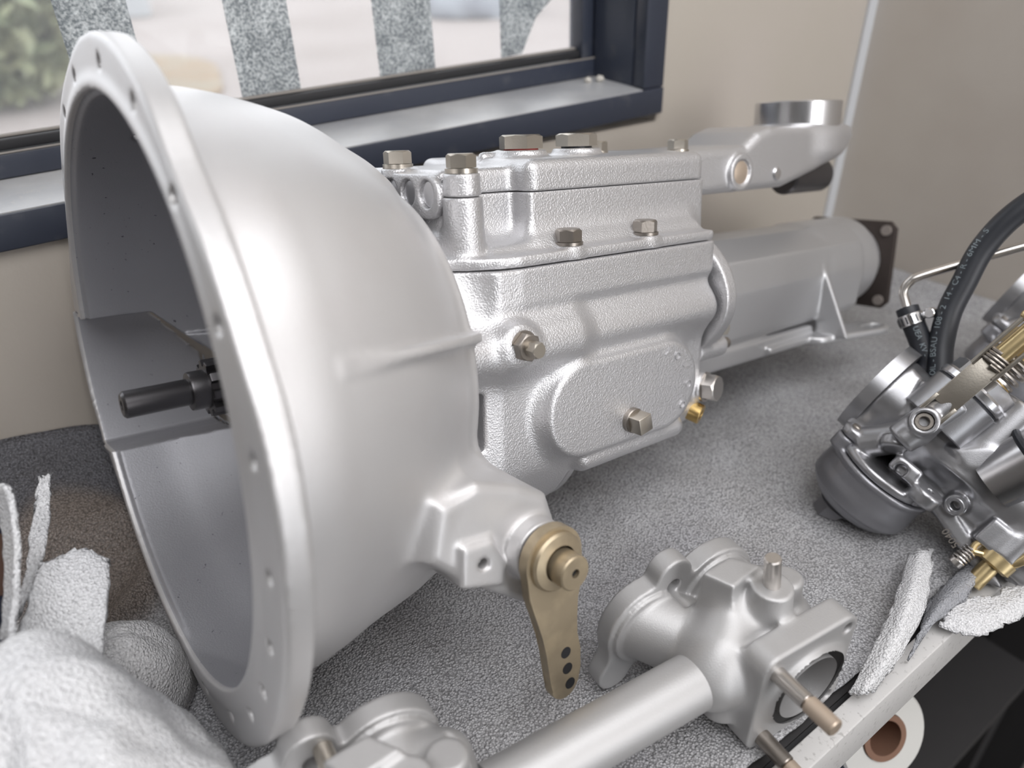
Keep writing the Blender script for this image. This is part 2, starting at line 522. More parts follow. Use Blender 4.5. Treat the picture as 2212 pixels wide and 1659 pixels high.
def casting(name, fn, lo, hi, h, material, parent=None):
    ax = [np.arange(l, u_ + h, h, dtype=f32) for l, u_ in zip(lo, hi)]
    X = (ax[0][:, None, None], ax[1][None, :, None], ax[2][None, None, :])
    D = np.ascontiguousarray(np.broadcast_to(fn(X), tuple(len(a) for a in ax)).astype(f32))
    inn = D < 0
    nx, ny, nz = D.shape
    c = np.zeros((nx - 1, ny - 1, nz - 1), np.uint8)
    offs = [(i, j, k) for i in (0, 1) for j in (0, 1) for k in (0, 1)]
    for i, j, k in offs:
        c += inn[i:nx - 1 + i, j:ny - 1 + j, k:nz - 1 + k]
    act = np.argwhere((c > 0) & (c < 8))
    idx = -np.ones(c.shape, np.int32)
    idx[act[:, 0], act[:, 1], act[:, 2]] = np.arange(len(act))
    cv = {}
    for o in offs:
        cv[o] = D[act[:, 0] + o[0], act[:, 1] + o[1], act[:, 2] + o[2]]
    acc = np.zeros((len(act), 3)); cnt = np.zeros(len(act))
    for o in offs:
        for a in range(3):
            if o[a] == 0:
                p = list(o); p[a] = 1; p = tuple(p)
                va, vb = cv[o], cv[p]
                mk = (va < 0) != (vb < 0)
                t = np.where(mk, va / np.where(mk, va - vb, 1), 0)
                q = np.tile(np.array(o, float), (len(act), 1))
                q[:, a] += t
                acc += q * mk[:, None]; cnt += mk
    V = (act + acc / np.maximum(cnt, 1)[:, None]) * h + np.array(lo)
    Q = []
    for a in range(3):
        sl0 = [slice(None)] * 3; sl1 = [slice(None)] * 3
        sl0[a] = slice(0, -1); sl1[a] = slice(1, None)
        A, B = inn[tuple(sl0)], inn[tuple(sl1)]
        e = np.argwhere(A != B)
        sgn = A[e[:, 0], e[:, 1], e[:, 2]]
        b1, b2 = [(1, 2), (2, 0), (0, 1)][a]
        ok = (e[:, b1] > 0) & (e[:, b2] > 0) & (e[:, b1] < D.shape[b1] - 1) & (e[:, b2] < D.shape[b2] - 1)
        e = e[ok]; sgn = sgn[ok]
        def cell(d1, d2):
            g = e.copy(); g[:, b1] += d1; g[:, b2] += d2
            return idx[g[:, 0], g[:, 1], g[:, 2]]
        q = np.stack([cell(-1, -1), cell(0, -1), cell(0, 0), cell(-1, 0)], 1)
        q[~sgn] = q[~sgn][:, ::-1]
        Q.append(q)
    Q = np.concatenate(Q)
    Q = Q[(Q >= 0).all(1)]
    me = bpy.data.meshes.new(name)
    me.vertices.add(len(V)); me.vertices.foreach_set('co', V.astype(f32).ravel())
    me.loops.add(Q.size); me.loops.foreach_set('vertex_index', Q.astype(np.int32).ravel())
    me.polygons.add(len(Q))
    me.polygons.foreach_set('loop_start', np.arange(0, Q.size, 4, dtype=np.int32))
    try:
        me.polygons.foreach_set('loop_total', np.full(len(Q), 4, np.int32))
    except Exception:
        pass
    me.polygons.foreach_set('use_smooth', np.ones(len(Q), bool))
    me.update(calc_edges=True)
    me.validate()
    return link(name, me, material, parent)

# ------------------------------------------------------------------ the setting
WO = Vector((0, 0.215, 0))
WS, WN = Vector((0.99766, -0.0684, 0)), Vector((0.0684, 0.99766, 0))
WM = Matrix((WS, WN, (0, 0, 1))).transposed().to_4x4()
WM.translation = WO
TILT = WM @ Matrix.Translation((0, 0, 0.2225)) @ Matrix.Rotation(-math.radians(1.15), 4, 'Y')   # the window sits slightly out of level
END = 0.925

wl = bmesh.new()
boxbm(wl, (-2.4, 0, -0.95), (END, 0.1, 0.225))
boxbm(wl, (0.582, 0, 0.225), (END, 0.1, 1.7))
boxbm(wl, (-2.4, 0, 0.225), (-1.0, 0.1, 1.7))
boxbm(wl, (-1.0, 0, 1.25), (0.582, 0.1, 1.7))
for v in wl.verts: v.co = WM @ v.co
tag(from_bm('wall_back', wl, WALLM, None, 0), kind='structure')
wr = bmesh.new(); boxbm(wr, (0.92, -3.0, -0.95), (1.02, 0.3, 1.7))
tag(from_bm('wall_right', wr, WALLR, None, 0), kind='structure')
wr = bmesh.new(); boxbm(wr, (-2.45, -3.0, -0.95), (-2.35, 0.5, 1.7))
tag(from_bm('wall_left', wr, DARKW, None, 0), kind='structure')
wr = bmesh.new(); boxbm(wr, (-2.4, -3.1, -0.95), (0.0, -3.0, 1.7)); boxbm(wr, (0.0, -3.1, 1.25), (0.92, -3.0, 1.7))
tag(from_bm('wall_front', wr, DARKW, None, 0), kind='structure')
wr = bmesh.new(); boxbm(wr, (-2.45, -3.1, 1.7), (1.02, 0.5, 1.76))
tag(from_bm('ceiling', wr, CEILM, None, 0), kind='structure')
wr = bmesh.new(); boxbm(wr, (-2.45, -3.1, -1.0), (1.02, 0.5, -0.95))
tag(from_bm('floor', wr, FLOORM, None, 0), kind='structure')
tr = bmesh.new(); boxbm(tr, (0.908, -0.004, -0.02), (0.925, 0.004, 1.7), WM, 0.001)
tag(from_bm('trim_1', tr, TRIMM, None, 0), kind='structure')

# window: outer frame, sill, sash, seal, glass, frosted strips
win = empty('window_1', TILT)
tag(win, kind='structure')
def wbox(name, lo, hi, m_, bev=0.0015, parent=win):
    b_ = bmesh.new(); boxbm(b_, lo, hi, None, bev)
    return from_bm(name, b_, m_, parent, 30)
x0, x1, zt = -0.98, 0.586, 1.00
wbox('frame_rail', (x0, -0.006, 0.0), (x1, 0.012, 0.0265), FRAME)
wbox('frame_stile', (x1 - 0.028, -0.0055, 0.027), (x1 - 0.0005, 0.0125, zt), FRAME)
wbox('frame_stile', (x0, -0.0055, 0.027), (x0 + 0.028, 0.0125, zt), FRAME)
wbox('frame_rail', (x0, -0.006, zt), (x1, 0.012, zt + 0.028), FRAME)
sb = bmesh.new()
prism(sb, [(-0.0055, 0.0262), (-0.0055, 0.0272), (0.068, 0.031), (0.11, 0.031), (0.11, 0.0), (0.012, 0.0), (0.012, 0.0262)], 'yz', x0 + 0.0285, x1 - 0.029)
from_bm('sill', sb, SILLM, win, 0)
jb = bmesh.new()
prism(jb, [(x1 - 0.029, 0.0128), (x1 - 0.001, 0.0128), (x1 - 0.001, 0.11), (x1 - 0.038, 0.11), (x1 - 0.036, 0.066)], 'xy', 0.0275, zt)
from_bm('jamb', jb, FRAME, win, 0)
wbox('sash_rail', (x0 + 0.03, 0.066, 0.0315), (x1 - 0.0365, 0.09, 0.0495), FRAME, 0.001)
wbox('sash_highlight', (x0 + 0.03, 0.0655, 0.0495), (x1 - 0.0365, 0.068, 0.0508), DIRT_GLINT, 0.0004)  # pale strip coloured in for the highlight along the sash edge
wbox('glazing_bead', (x0 + 0.03, 0.0725, 0.0505), (x1 - 0.04, 0.084, 0.0585), GASKET, 0.001)
wbox('dust_line', (x0 + 0.03, 0.079, 0.0585), (x1 - 0.052, 0.0845, 0.0605), DIRT_GLINT, 0.0006)
wbox('sash_stile', (x1 - 0.052, 0.068, 0.0505), (x1 - 0.038, 0.09, zt), FRAME, 0.001)
wbox('glass', (x0 + 0.03, 0.085, 0.052), (x1 - 0.045, 0.088, zt), GLASS, 0)
def strip(pts):
    b_ = bmesh.new(); prism(b_, pts, 'xz', 0.0838, 0.0848)
    return from_bm('frosted_strip', b_, FROST, win, 0)
ZB = 0.0605
for a, b_ in ((0.053, 0.104), (0.1765, 0.2295), (0.3075, 0.3665)):
    strip([(a, ZB), (b_, ZB), (b_ + 0.001, 0.95), (a + 0.001, 0.95)])
strip([(0.443, ZB), (0.468, ZB + 0.001), (0.486, 0.094), (0.507, 0.110), (0.530, 0.118), (0.530, 0.95), (0.444, 0.95)])
for i, (x, y, r) in enumerate(((0.528, 0.050, 0.0036), (0.541, 0.046, 0.0042))):
    b_ = bmesh.new(); bmesh.ops.create_icosphere(b_, subdivisions=3, radius=r)
    for v in b_.verts:
        v.co *= 1 + 0.35 * mnoise.noise(v.co * 400 + Vector((i * 9, 0, 0)))
        v.co.z *= 0.8
    o = from_bm('crumb', b_, CRUMB, None, 60)
    zz = 0.2225 + 0.0304 + r * 0.62 + math.tan(math.radians(1.15)) * x
    o.location = WM @ Vector((x, y, zz))
    tag(o, ['left one of two pale crumbs on the window sill near its corner',
            'right one of two pale crumbs on the window sill nearer the jamb'][i], 'debris')

# bench
bench = empty('workbench', Matrix.Identity(4))
tag(bench, 'dark workbench with pale front edging under the grey foam', 'workbench')
b_ = bmesh.new()
prism(b_, [(-1.2, -0.290), (0.918, -0.290), (0.918, 0.148), (-1.2, 0.292)], 'xy', -0.045, -0.006)
from_bm('worktop', b_, BENCH, bench, 0)
b_ = bmesh.new(); boxbm(b_, (-1.2, -0.3085, -0.046), (0.918, -0.2945, -0.001), None, 0.001)
tag(from_bm('edge_strip', b_, EDGE, bench, 30), 'pale grey speckled front edging')
b_ = bmesh.new(); boxbm(b_, (-1.2, -0.2945, -0.046), (0.918, -0.290, -0.008))
from_bm('edge_gap', b_, GASKET, bench, 0)
b_ = bmesh.new(); boxbm(b_, (-1.2, -0.30, -0.42), (0.918, 0.13, -0.40))
from_bm('lower_shelf', b_, BENCH, bench, 0)
b_ = bmesh.new(); boxbm(b_, (0.895, -0.33, -0.95), (0.915, 0.13, -0.048)); from_bm('added_dark_panel', b_, BENCH, bench, 0)  # dark board added so the space under the bench reads as shaded
for x in (-1.15, 0.845):
    b_ = bmesh.new(); boxbm(b_, (x, -0.285, -0.95), (x + 0.045, -0.24, -0.046)); from_bm('leg', b_, BENCH, bench, 0)

# ------------------------------------------------------------------ foam sheet on the bench
def foam_h(x, y):
    n = 0.0022 * mnoise.noise(Vector((x * 9, y * 9, 0.3))) + 0.0012 * mnoise.noise(Vector((x * 31, y * 23, 2.1)))
    z = 0.0018 + n
    # the sheet rides up against the wall on the left
    wy = 0.215 - 0.0685 * x
    t = max(0.0, 1 - (wy - y) / 0.15)
    g = 1 / (1 + math.exp((x - 0.03) / 0.03))
    z += g * 0.075 * t ** 1.2
    # folds
    d = (y - (0.130 - 0.22 * (x + 0.05)))
    z += g * 0.022 * math.exp(-(d / 0.022) ** 2) * (0.8 + 0.6 * mnoise.noise(Vector((x * 18, y * 18, 5))))
    d = (y - (0.050 + 0.9 * (x + 0.05)))
    z += g * 0.014 * math.exp(-(d / 0.016) ** 2)
    # wall-side ripple on the right
    d = (x - 0.885)
    z += 0.022 * math.exp(-(d / 0.02) ** 2) * max(0, min(1, (0.10 - y) / 0.05))
    return z
FX, FY = np.arange(-0.42, 0.9151, 0.0065), None
b_ = bmesh.new()
rows = []
NY = 76
for x in FX:
    y1 = 0.2135 - 0.0685 * x
    y0 = -0.2875 + 0.003 * mnoise.noise(Vector((x * 40, 0, 0))) + 0.0015 * mnoise.noise(Vector((x * 160, 3, 0)))
    if 0.36 < x < 0.405: y0 += 0.010 * math.sin((x - 0.36) / 0.045 * PI)
    row = []
    for k in range(NY + 1):
        y = y0 + (y1 - y0) * k / NY
        row.append(b_.verts.new((x, y, foam_h(x, y))))
    rows.append(row)
for r0_, r1_ in zip(rows, rows[1:]):
    for k in range(NY):
        b_.faces.new((r0_[k], r1_[k], r1_[k + 1], r0_[k + 1]))
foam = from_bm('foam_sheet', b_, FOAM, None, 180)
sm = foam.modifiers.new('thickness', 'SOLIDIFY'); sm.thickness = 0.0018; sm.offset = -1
tone = foam.data.color_attributes.new('shade_and_show_through', 'FLOAT_COLOR', 'POINT')
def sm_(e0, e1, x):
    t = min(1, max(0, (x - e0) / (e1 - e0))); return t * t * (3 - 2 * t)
for v in foam.data.vertices:                     # left-back shade painted in as darkening; a brown patch shows through
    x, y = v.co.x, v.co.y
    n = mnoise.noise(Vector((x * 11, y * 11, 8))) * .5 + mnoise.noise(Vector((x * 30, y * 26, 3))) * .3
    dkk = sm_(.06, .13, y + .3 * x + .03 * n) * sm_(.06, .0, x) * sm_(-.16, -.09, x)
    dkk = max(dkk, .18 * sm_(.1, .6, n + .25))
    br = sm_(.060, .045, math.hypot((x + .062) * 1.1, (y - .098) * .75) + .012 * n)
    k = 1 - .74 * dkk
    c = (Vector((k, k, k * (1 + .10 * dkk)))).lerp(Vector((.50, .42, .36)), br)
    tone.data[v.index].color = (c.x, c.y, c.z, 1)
tag(foam, 'grey sparkling foam packing sheet spread over the bench top under the gearbox', 'foam sheet')

def sheet_from(name, grid, thick, material, label, jag=0.0, parent=None):
    """grid: rows of 3-D points, resampled smooth"""
    b_ = bmesh.new()
    fine = [catmull(r, 6) for r in grid]
    cols = list(zip(*fine))
    cols = [catmull(c, 6) for c in cols]
    nu, nv = len(cols), len(cols[0])
    vv = [[None] * nv for _ in range(nu)]
    for i in range(nu):
        for j in range(nv):
            p = cols[i][j].copy()
            if jag and (i in (0, nu - 1) or j in (0, nv - 1)):
                p += Vector((random.uniform(-1, 1), random.uniform(-1, 1), random.uniform(-1, 1))) * jag
            vv[i][j] = b_.verts.new(p)
    for i in range(nu - 1):
        for j in range(nv - 1):
            b_.faces.new((vv[i][j], vv[i + 1][j], vv[i + 1][j + 1], vv[i][j + 1]))
    o = from_bm(name, b_, material, None, 180)
    q = o.modifiers.new('thickness', 'SOLIDIFY'); q.thickness = thick; q.offset = 0
    tag(o, label, 'foam scrap')
    return o

# standing torn pieces on the left
sheet_from('foam_scrap', [[(-0.1001, -0.0717, 0.1139), (-0.0888, -0.0442, 0.1208), (-0.0791, -0.0218, 0.1237), (-0.0739, -0.0158, 0.1227)],
                          [(-0.0903, -0.0711, 0.1056), (-0.0781, -0.0434, 0.1127), (-0.0675, -0.0187, 0.1185), (-0.0646, -0.0112, 0.1197)],
                          [(-0.0777, -0.0752, 0.0999), (-0.0666, -0.0468, 0.1078), (-0.0571, -0.0189, 0.1176), (-0.055, -0.012, 0.1182)],
                          [(-0.0673, -0.0822, 0.099), (-0.056, -0.0556, 0.1049), (-0.0475, -0.0299, 0.1116), (-0.0464, -0.0225, 0.1129)]],
           0.003, FOAMW, 'white foam scrap with rounded torn top standing left of the bell housing', 0.0012)
sheet_from('foam_scrap', [[(-0.0981, -0.0349, 0.1099), (-0.0838, -0.0077, 0.1179), (-0.0719, 0.0215, 0.1315), (-0.0618, 0.0405, 0.1417)],
                          [(-0.0963, -0.0345, 0.1101), (-0.08, -0.0077, 0.1174), (-0.0685, 0.0208, 0.1302), (-0.0595, 0.0407, 0.1419)],
                          [(-0.0937, -0.0335, 0.1109), (-0.0758, -0.007, 0.1178), (-0.0647, 0.0199, 0.1287), (-0.0569, 0.0405, 0.1415)]],
           0.002, FOAMW, 'narrow torn white foam strip leaning, second from left edge', 0.0012)
sheet_from('foam_scrap', [[(-0.0824, 0.0074, 0.1663), (-0.084, -0.0077, 0.1523), (-0.0923, -0.0299, 0.1313), (-0.1009, -0.0546, 0.1183)],
                          [(-0.0783, -0.0011, 0.1711), (-0.0806, -0.0165, 0.1568), (-0.0889, -0.0384, 0.1362), (-0.0984, -0.0625, 0.1241)],
                          [(-0.0753, -0.0097, 0.1758), (-0.0777, -0.0252, 0.1615), (-0.0862, -0.0467, 0.1415), (-0.0956, -0.0697, 0.1306)]],
           0.003, FOAMW, 'curled white foam strip at the far left edge beside the dark post', 0.0008)
dk = empty('packing_post', Matrix.Identity(4))
tag(dk, 'dark navy and brown upright post at the left edge behind foam', 'post')
def post_piece(name, a, c, m_, r):
    b_ = bmesh.new(); cyl(b_, a, c, r, 20, 0.001); from_bm(name, b_, m_, dk)
post_piece('upper_section', (-0.0889, 0.0245, 0.1472), (-0.0948, 0.0095, 0.1339), NAVY, 0.0100)
post_piece('middle_band', (-0.0945, 0.0103, 0.1347), (-0.1044, -0.0146, 0.1125), BROWNP, 0.0105)
post_piece('lower_section', (-0.1041, -0.0138, 0.1132), (-0.1148, -0.0408, 0.0892), NAVY, 0.0110)

# heaped foam in the foreground left
def heap(name, cx, cy, rx, ry, hz, rot, material, label, seedv, flat=2.4):
    b_ = bmesh.new()
    NA, NR = 96, 34
    ctr = None
    rings = []
    for i in range(NR + 1):
        t = i / NR
        ring = []
        for k in range(NA):
            a = 2 * PI * k / NA
            q = t * (1 + 0.05 * mnoise.noise(Vector((math.cos(a) * 1.6, math.sin(a) * 1.6, seedv))))
            x, y = q * rx * math.cos(a), q * ry * math.sin(a)
            z = hz * (1 - t ** flat) ** 0.62 if t < 1 else 0
            cr = mnoise.noise(Vector((x * 17 + seedv, y * 17, z * 15)))
            cr2 = 1 - abs(mnoise.noise(Vector((x * 30, y * 30 + seedv, z * 26)))) * 2
            z += (0.016 * cr + 0.005 * cr2) * (1 - t ** 8) * hz / .15
            pk_ = 1 + (0.16 * cr + 0.06 * cr2) * t * (1 - .6 * t ** 8)
            x *= pk_; y *= pk_
            # drooping creases
            z += 0.007 * abs(math.sin(a * 3.5 + 2 * t + seedv)) * t * (1 - t ** 4)
            X = cx + x * math.cos(rot) - y * math.sin(rot)
            Y = cy + x * math.sin(rot) + y * math.cos(rot)
            ring.append((X, Y, max(z, 0.0) + 0.0045))
        rings.append(ring)
    V = [[b_.verts.new(p) for p in r] for r in rings[1:]]
    ctr = b_.verts.new(rings[0][0])
    for k in range(NA):
        b_.faces.new((ctr, V[0][k], V[0][(k + 1) % NA]))
    for a, c in zip(V, V[1:]):
        for k in range(NA):
            b_.faces.new((a[k], c[k], c[(k + 1) % NA], a[(k + 1) % NA]))
    b_.faces.new(V[-1])
    o = from_bm(name, b_, material, None, 180)
    return tag(o, label, 'foam')
heap('foam_wad', -0.097, -0.136, 0.071, 0.094, 0.147, 0.25, FOAMW,
     'large white foam wad heaped in the foreground at lower left', 1.3)
heap('foam_wad', -0.066, -0.032, 0.044, 0.036, 0.060, 0.5, foam_mat('soft_grey_foam', (0.86, 0.85, 0.85), (0.78, 0.77, 0.77), 0.1),
     'smaller greyish foam wad tucked behind the large white wad', 4.1)

# torn foam pieces near the bench edge on the right
sheet_from('foam_scrap', [[(0.298, -0.2956, 0.006), (0.3366, -0.2864, 0.016), (0.3782, -0.2757, 0.022), (0.4303, -0.2558, 0.014)],
                          [(0.3015, -0.301, 0.01), (0.3359, -0.2965, 0.022), (0.3785, -0.2828, 0.028), (0.4376, -0.2606, 0.018)],
                          [(0.3125, -0.3024, 0.006), (0.3486, -0.3001, 0.016), (0.3957, -0.2868, 0.02), (0.4562, -0.2615, 0.01)]],
           0.0022, FOAMW, 'torn pale foam strip lying by the bench edge right of the manifold', 0.0012)
sheet_from('foam_scrap', [[(0.3513, -0.3035, 0.006), (0.3834, -0.2998, 0.012), (0.4309, -0.3011, 0.01)],
                          [(0.372, -0.2974, 0.012), (0.403, -0.2951, 0.017), (0.4501, -0.2958, 0.013)],
                          [(0.4056, -0.2863, 0.006), (0.4369, -0.2853, 0.008), (0.4801, -0.2851, 0.007)]],
           0.0018, foam_mat('thin_grey_foam', (0.46, 0.47, 0.50), (0.40, 0.41, 0.44), 0.1),
           'thin torn grey foam flap between the strip and the carburettor', 0.0010)
sheet_from('foam_scrap', [[(0.393, -0.3018, 0.007), (0.4058, -0.3181, 0.004), (0.4272, -0.3265, 0.003), (0.4652, -0.3325, 0.002), (0.509, -0.3428, 0.003)],
                          [(0.404, -0.2999, 0.01), (0.4161, -0.313, 0.009), (0.4391, -0.3208, 0.008), (0.4769, -0.3269, 0.008), (0.5295, -0.3361, 0.008)],
                          [(0.4267, -0.2967, 0.008), (0.4408, -0.3074, 0.008), (0.4626, -0.3136, 0.006), (0.4995, -0.3194, 0.006), (0.5532, -0.3275, 0.006)]],
           0.0022, FOAMW, 'fringed white foam end hanging over the bench edge under the carburettor', 0.0018)
# ------------------------------------------------------------------ gearbox (u = along the shaft to the rear, v = towards the wall, w = up)
GU, GV, GW = Vector((0.98911, 0.00994, -0.14683)), Vector((-0.03999, 0.97832, -0.20318)), Vector((0.14163, 0.20684, 0.96807))
GM = Matrix((GU, GV, GW)).transposed().to_4x4()
GM.translation = Vector((0, 0, 0.19194))
gb = empty('gearbox', GM)
tag(gb, 'silver painted gearbox with large open bell housing lying on the foam', 'gearbox')

TOPP = np.array([(0, .1685), (.02, .1685), (.035, .167), (.055, .164), (.068, .161), (.082, .158), (.095, .154), (.105, .149), (.122, .139), (.143, .127), (.155, .119), (.165, .111), (.2, .09)])
BOTP = np.array([(0, .176), (.035, .174), (.06, .169), (.075, .164), (.092, .160), (.11, .158), (.125, .154), (.14, .146), (.155, .134), (.165, .122), (.2, .1)])
FLG = np.array([(-180, .199), (-162, .196), (-149, .185), (-132, .174), (-118, .178), (-98, .181), (-84, .188), (-73, .194), (-56, .197), (-30, .197), (-5, .198), (10, .196), (20, .189),
                (30, .185), (45, .181), (58, .188), (75, .191), (90, .1895), (105, .1855), (123, .186), (135, .182), (146, .178), (158, .182), (168, .196), (180, .199)])
def resmp(p):
    q = catmull([(float(a), float(b), 0) for a, b in p], 8)
    return np.array([(v.x, v.y) for v in q])
TOPP = resmp([(0, .1685), (.035, .167), (.055, .1642), (.075, .1595), (.095, .1535), (.110, .1465), (.125, .1375), (.143, .1275), (.155, .1185), (.165, .109), (.2, .07)])
BOTP = resmp([(0, .176), (.035, .174), (.06, .169), (.08, .1635), (.10, .1595), (.12, .155), (.14, .146), (.155, .134), (.165, .121), (.2, .09)])
NRP = resmp([(0, .1685), (.035, .167), (.055, .1630), (.075, .1570), (.095, .1490), (.110, .1410), (.125, .1310), (.138, .1200), (.148, .1095), (.155, .098), (.2, .05)])
FLG = resmp(FLG)
def bell_fn(X):
    u, v, w = X
    r = np.sqrt(v * v + w * w)
    a = np.degrees(np.arctan2(w, -v))
    bw = np.clip(1 - np.abs(a + 62) / 48, 0, 1); bw = bw * bw * (3 - 2 * bw)
    tw = np.clip((a - 62) / 26, 0, 1); tw = tw * tw * (3 - 2 * tw)
    Ro = np.interp(u, TOPP[:, 0], TOPP[:, 1]) * tw + np.interp(u, NRP[:, 0], NRP[:, 1]) * (1 - tw)
    Ro = Ro * (1 - bw) + np.interp(u, BOTP[:, 0], BOTP[:, 1]) * bw
    # starter pocket on the wall side
    pa = np.where(a < 0, a + 360, a)
    hi_ = 171 + 130 * np.clip(u - 0.045, 0, 0.06) / 0.06 * 0.16
    pk = np.clip((pa - hi_) / 3, 0, 1) * np.clip((226 - pa) / 22, 0, 1) * np.clip((0.105 - u) / 0.02, 0, 1)
    Ro = np.maximum(Ro, pk * 0.204)
    def outer(q):
        o = np.interp(q, TOPP[:, 0], TOPP[:, 1]) * tw + np.interp(q, NRP[:, 0], NRP[:, 1]) * (1 - tw)
        return o * (1 - bw) + np.interp(q, BOTP[:, 0], BOTP[:, 1]) * bw
    Ri = np.minimum(outer(u + .005) - .0062, f32(.165) + bw * np.clip(u / .04, 0, 1) * f32(.006))
    Ri = np.where(u < .004, np.maximum(Ri, .1645), Ri)
    Ri = np.maximum(Ri, pk * 0.1975)
    body = smax((r - Ro) * f32(.93), np.maximum(-u, u - f32(.1625)), .004)
    Rf = np.interp(a, FLG[:, 0], FLG[:, 1]).astype(f32)
    fl = smax(r - Rf, np.maximum(-u, u - f32(.0135)), .0022)
    d = smin(body, fl, .006)
    lip = smax(r - f32(.1115), np.abs(u - f32(.1490)) - f32(.0050), .003)
    d = smin(d, lip, .006)
    # ribs
    ca, sa = math.cos(math.radians(15.5)), math.sin(math.radians(15.5))
    tt, nn_ = -v * f32(ca) + w * f32(sa), v * f32(sa) + w * f32(ca)
    kk = np.clip((u - .058) / .10, 0, 1)
    rib = smax(smax(tt - (outer(u) + .0205 * kk ** 1.15 - .001), np.abs(nn_) - .0028, .002), np.maximum(np.maximum(.05 - u, u - .159), .07 - tt), .003)
    d = smin(d, rib, .004)
    # clutch shaft lug
    lug = sext(spoly(u, w, [(.098, -.040), (.122, -.034), (.150, -.044), (.170, -.056), (.175, -.072), (.166, -.107), (.153, -.121), (.108, -.088), (.09, -.07)]), v, -.152, -.06, .006)
    d = smin(d, lug, .018)
    d = smin(d, sext(spoly(u, w, [(.108, -.066), (.128, -.068), (.136, -.085), (.134, -.098), (.106, -.090)]), v, -.156, -.13, .002), .004)
    d = smin(d, scyl(X, (.156, -.163, -.083), (.156, -.12, -.083), .0185, .002), .004)
    inner = smax(r - Ri, u - f32(.140), .012)
    d = smax(d, -inner, .0016)
    d = np.maximum(d, -scyl(X, (.13, 0, 0), (.19, 0, 0), .040))
    for ang in (100, 79, 61, 43, 24, 7, -9, -22, -35, -48, -63, -80, 117, 135, 150):
        rr = float(np.interp(ang, FLG[:, 0], FLG[:, 1])) - .0115
        rr = max((rr + .0115 + .165) / 2, .1725)
        p = (-rr * math.cos(math.radians(ang)), rr * math.sin(math.radians(ang)))
        d = np.maximum(d, -scyl(X, (-.01, *p), (.0115, *p), .0034))
    d = np.maximum(d, -scyl(X, (.036, .05, .10), (.042, .12, .22), .0042))
    d = np.maximum(d, -scyl(X, (.045, -.06, -.09), (.045, -.105, -.2), .0042))
    d = np.maximum(d, -scyl(X, (.121, -.17, -.080), (.121, -.12, -.080), .0032))
    return d
bell = casting('bell_housing', bell_fn, (-.006, -.208, -.208), (.184, .215, .202), .0017, BELLSILV, gb)
bell.data.materials.append(RAWCAST_SHADED)            # the unpainted inside of the bell, darkened to carry its shade
n_ = len(bell.data.polygons)
cc, nn = np.empty(n_ * 3, f32), np.empty(n_ * 3, f32)
bell.data.polygons.foreach_get('center', cc); bell.data.polygons.foreach_get('normal', nn)
cc, nn = cc.reshape(-1, 3), nn.reshape(-1, 3)
inward = (cc[:, 1] * nn[:, 1] + cc[:, 2] * nn[:, 2] < -.02 * np.hypot(cc[:, 1], cc[:, 2])) & (cc[:, 0] > .0015)
inward &= (np.hypot(cc[:, 1], cc[:, 2]) > .03) & (cc[:, 0] < .142) & ~((cc[:, 0] > .085) & (cc[:, 1] < -.06))
bell.data.polygons.foreach_set('material_index', inward.astype(np.int32))

NEAR = [(-.0860, .0606), (-.0860, .036), (-.0885, .029), (-.0945, .021), (-.0975, .013), (-.0960, .005), (-.0905, -.003), (-.0862, -.011), (-.0845, -.022), (-.0838, -.066), (-.079, -.080), (-.066, -.089), (-.04, -.093)]
NEAR = [(float(a), float(b)) for a, b in resmp(NEAR)]
PROF = NEAR + [(-a, b) for a, b in NEAR[::-1]]
FRN = [(-.080, .030), (-.0945, .021), (-.0975, .013), (-.0960, .005), (-.0905, -.003), (-.0862, -.011), (-.0845, -.03), (-.0835, -.075), (-.079, -.093), (-.068, -.108), (-.050, -.119), (-.02, -.125)]
FRN = [(float(a), float(b)) for a, b in resmp(FRN)]
FRN = FRN + [(-a, b) for a, b in FRN[::-1]]
OUTL = [(.149, -.056), (.163, -.066), (.178, -.0785), (.190, -.0855), (.204, -.0884), (.386, -.0885), (.386, .0885), (.204, .0884), (.190, .0855), (.178, .0785), (.163, .066), (.149, .056)]
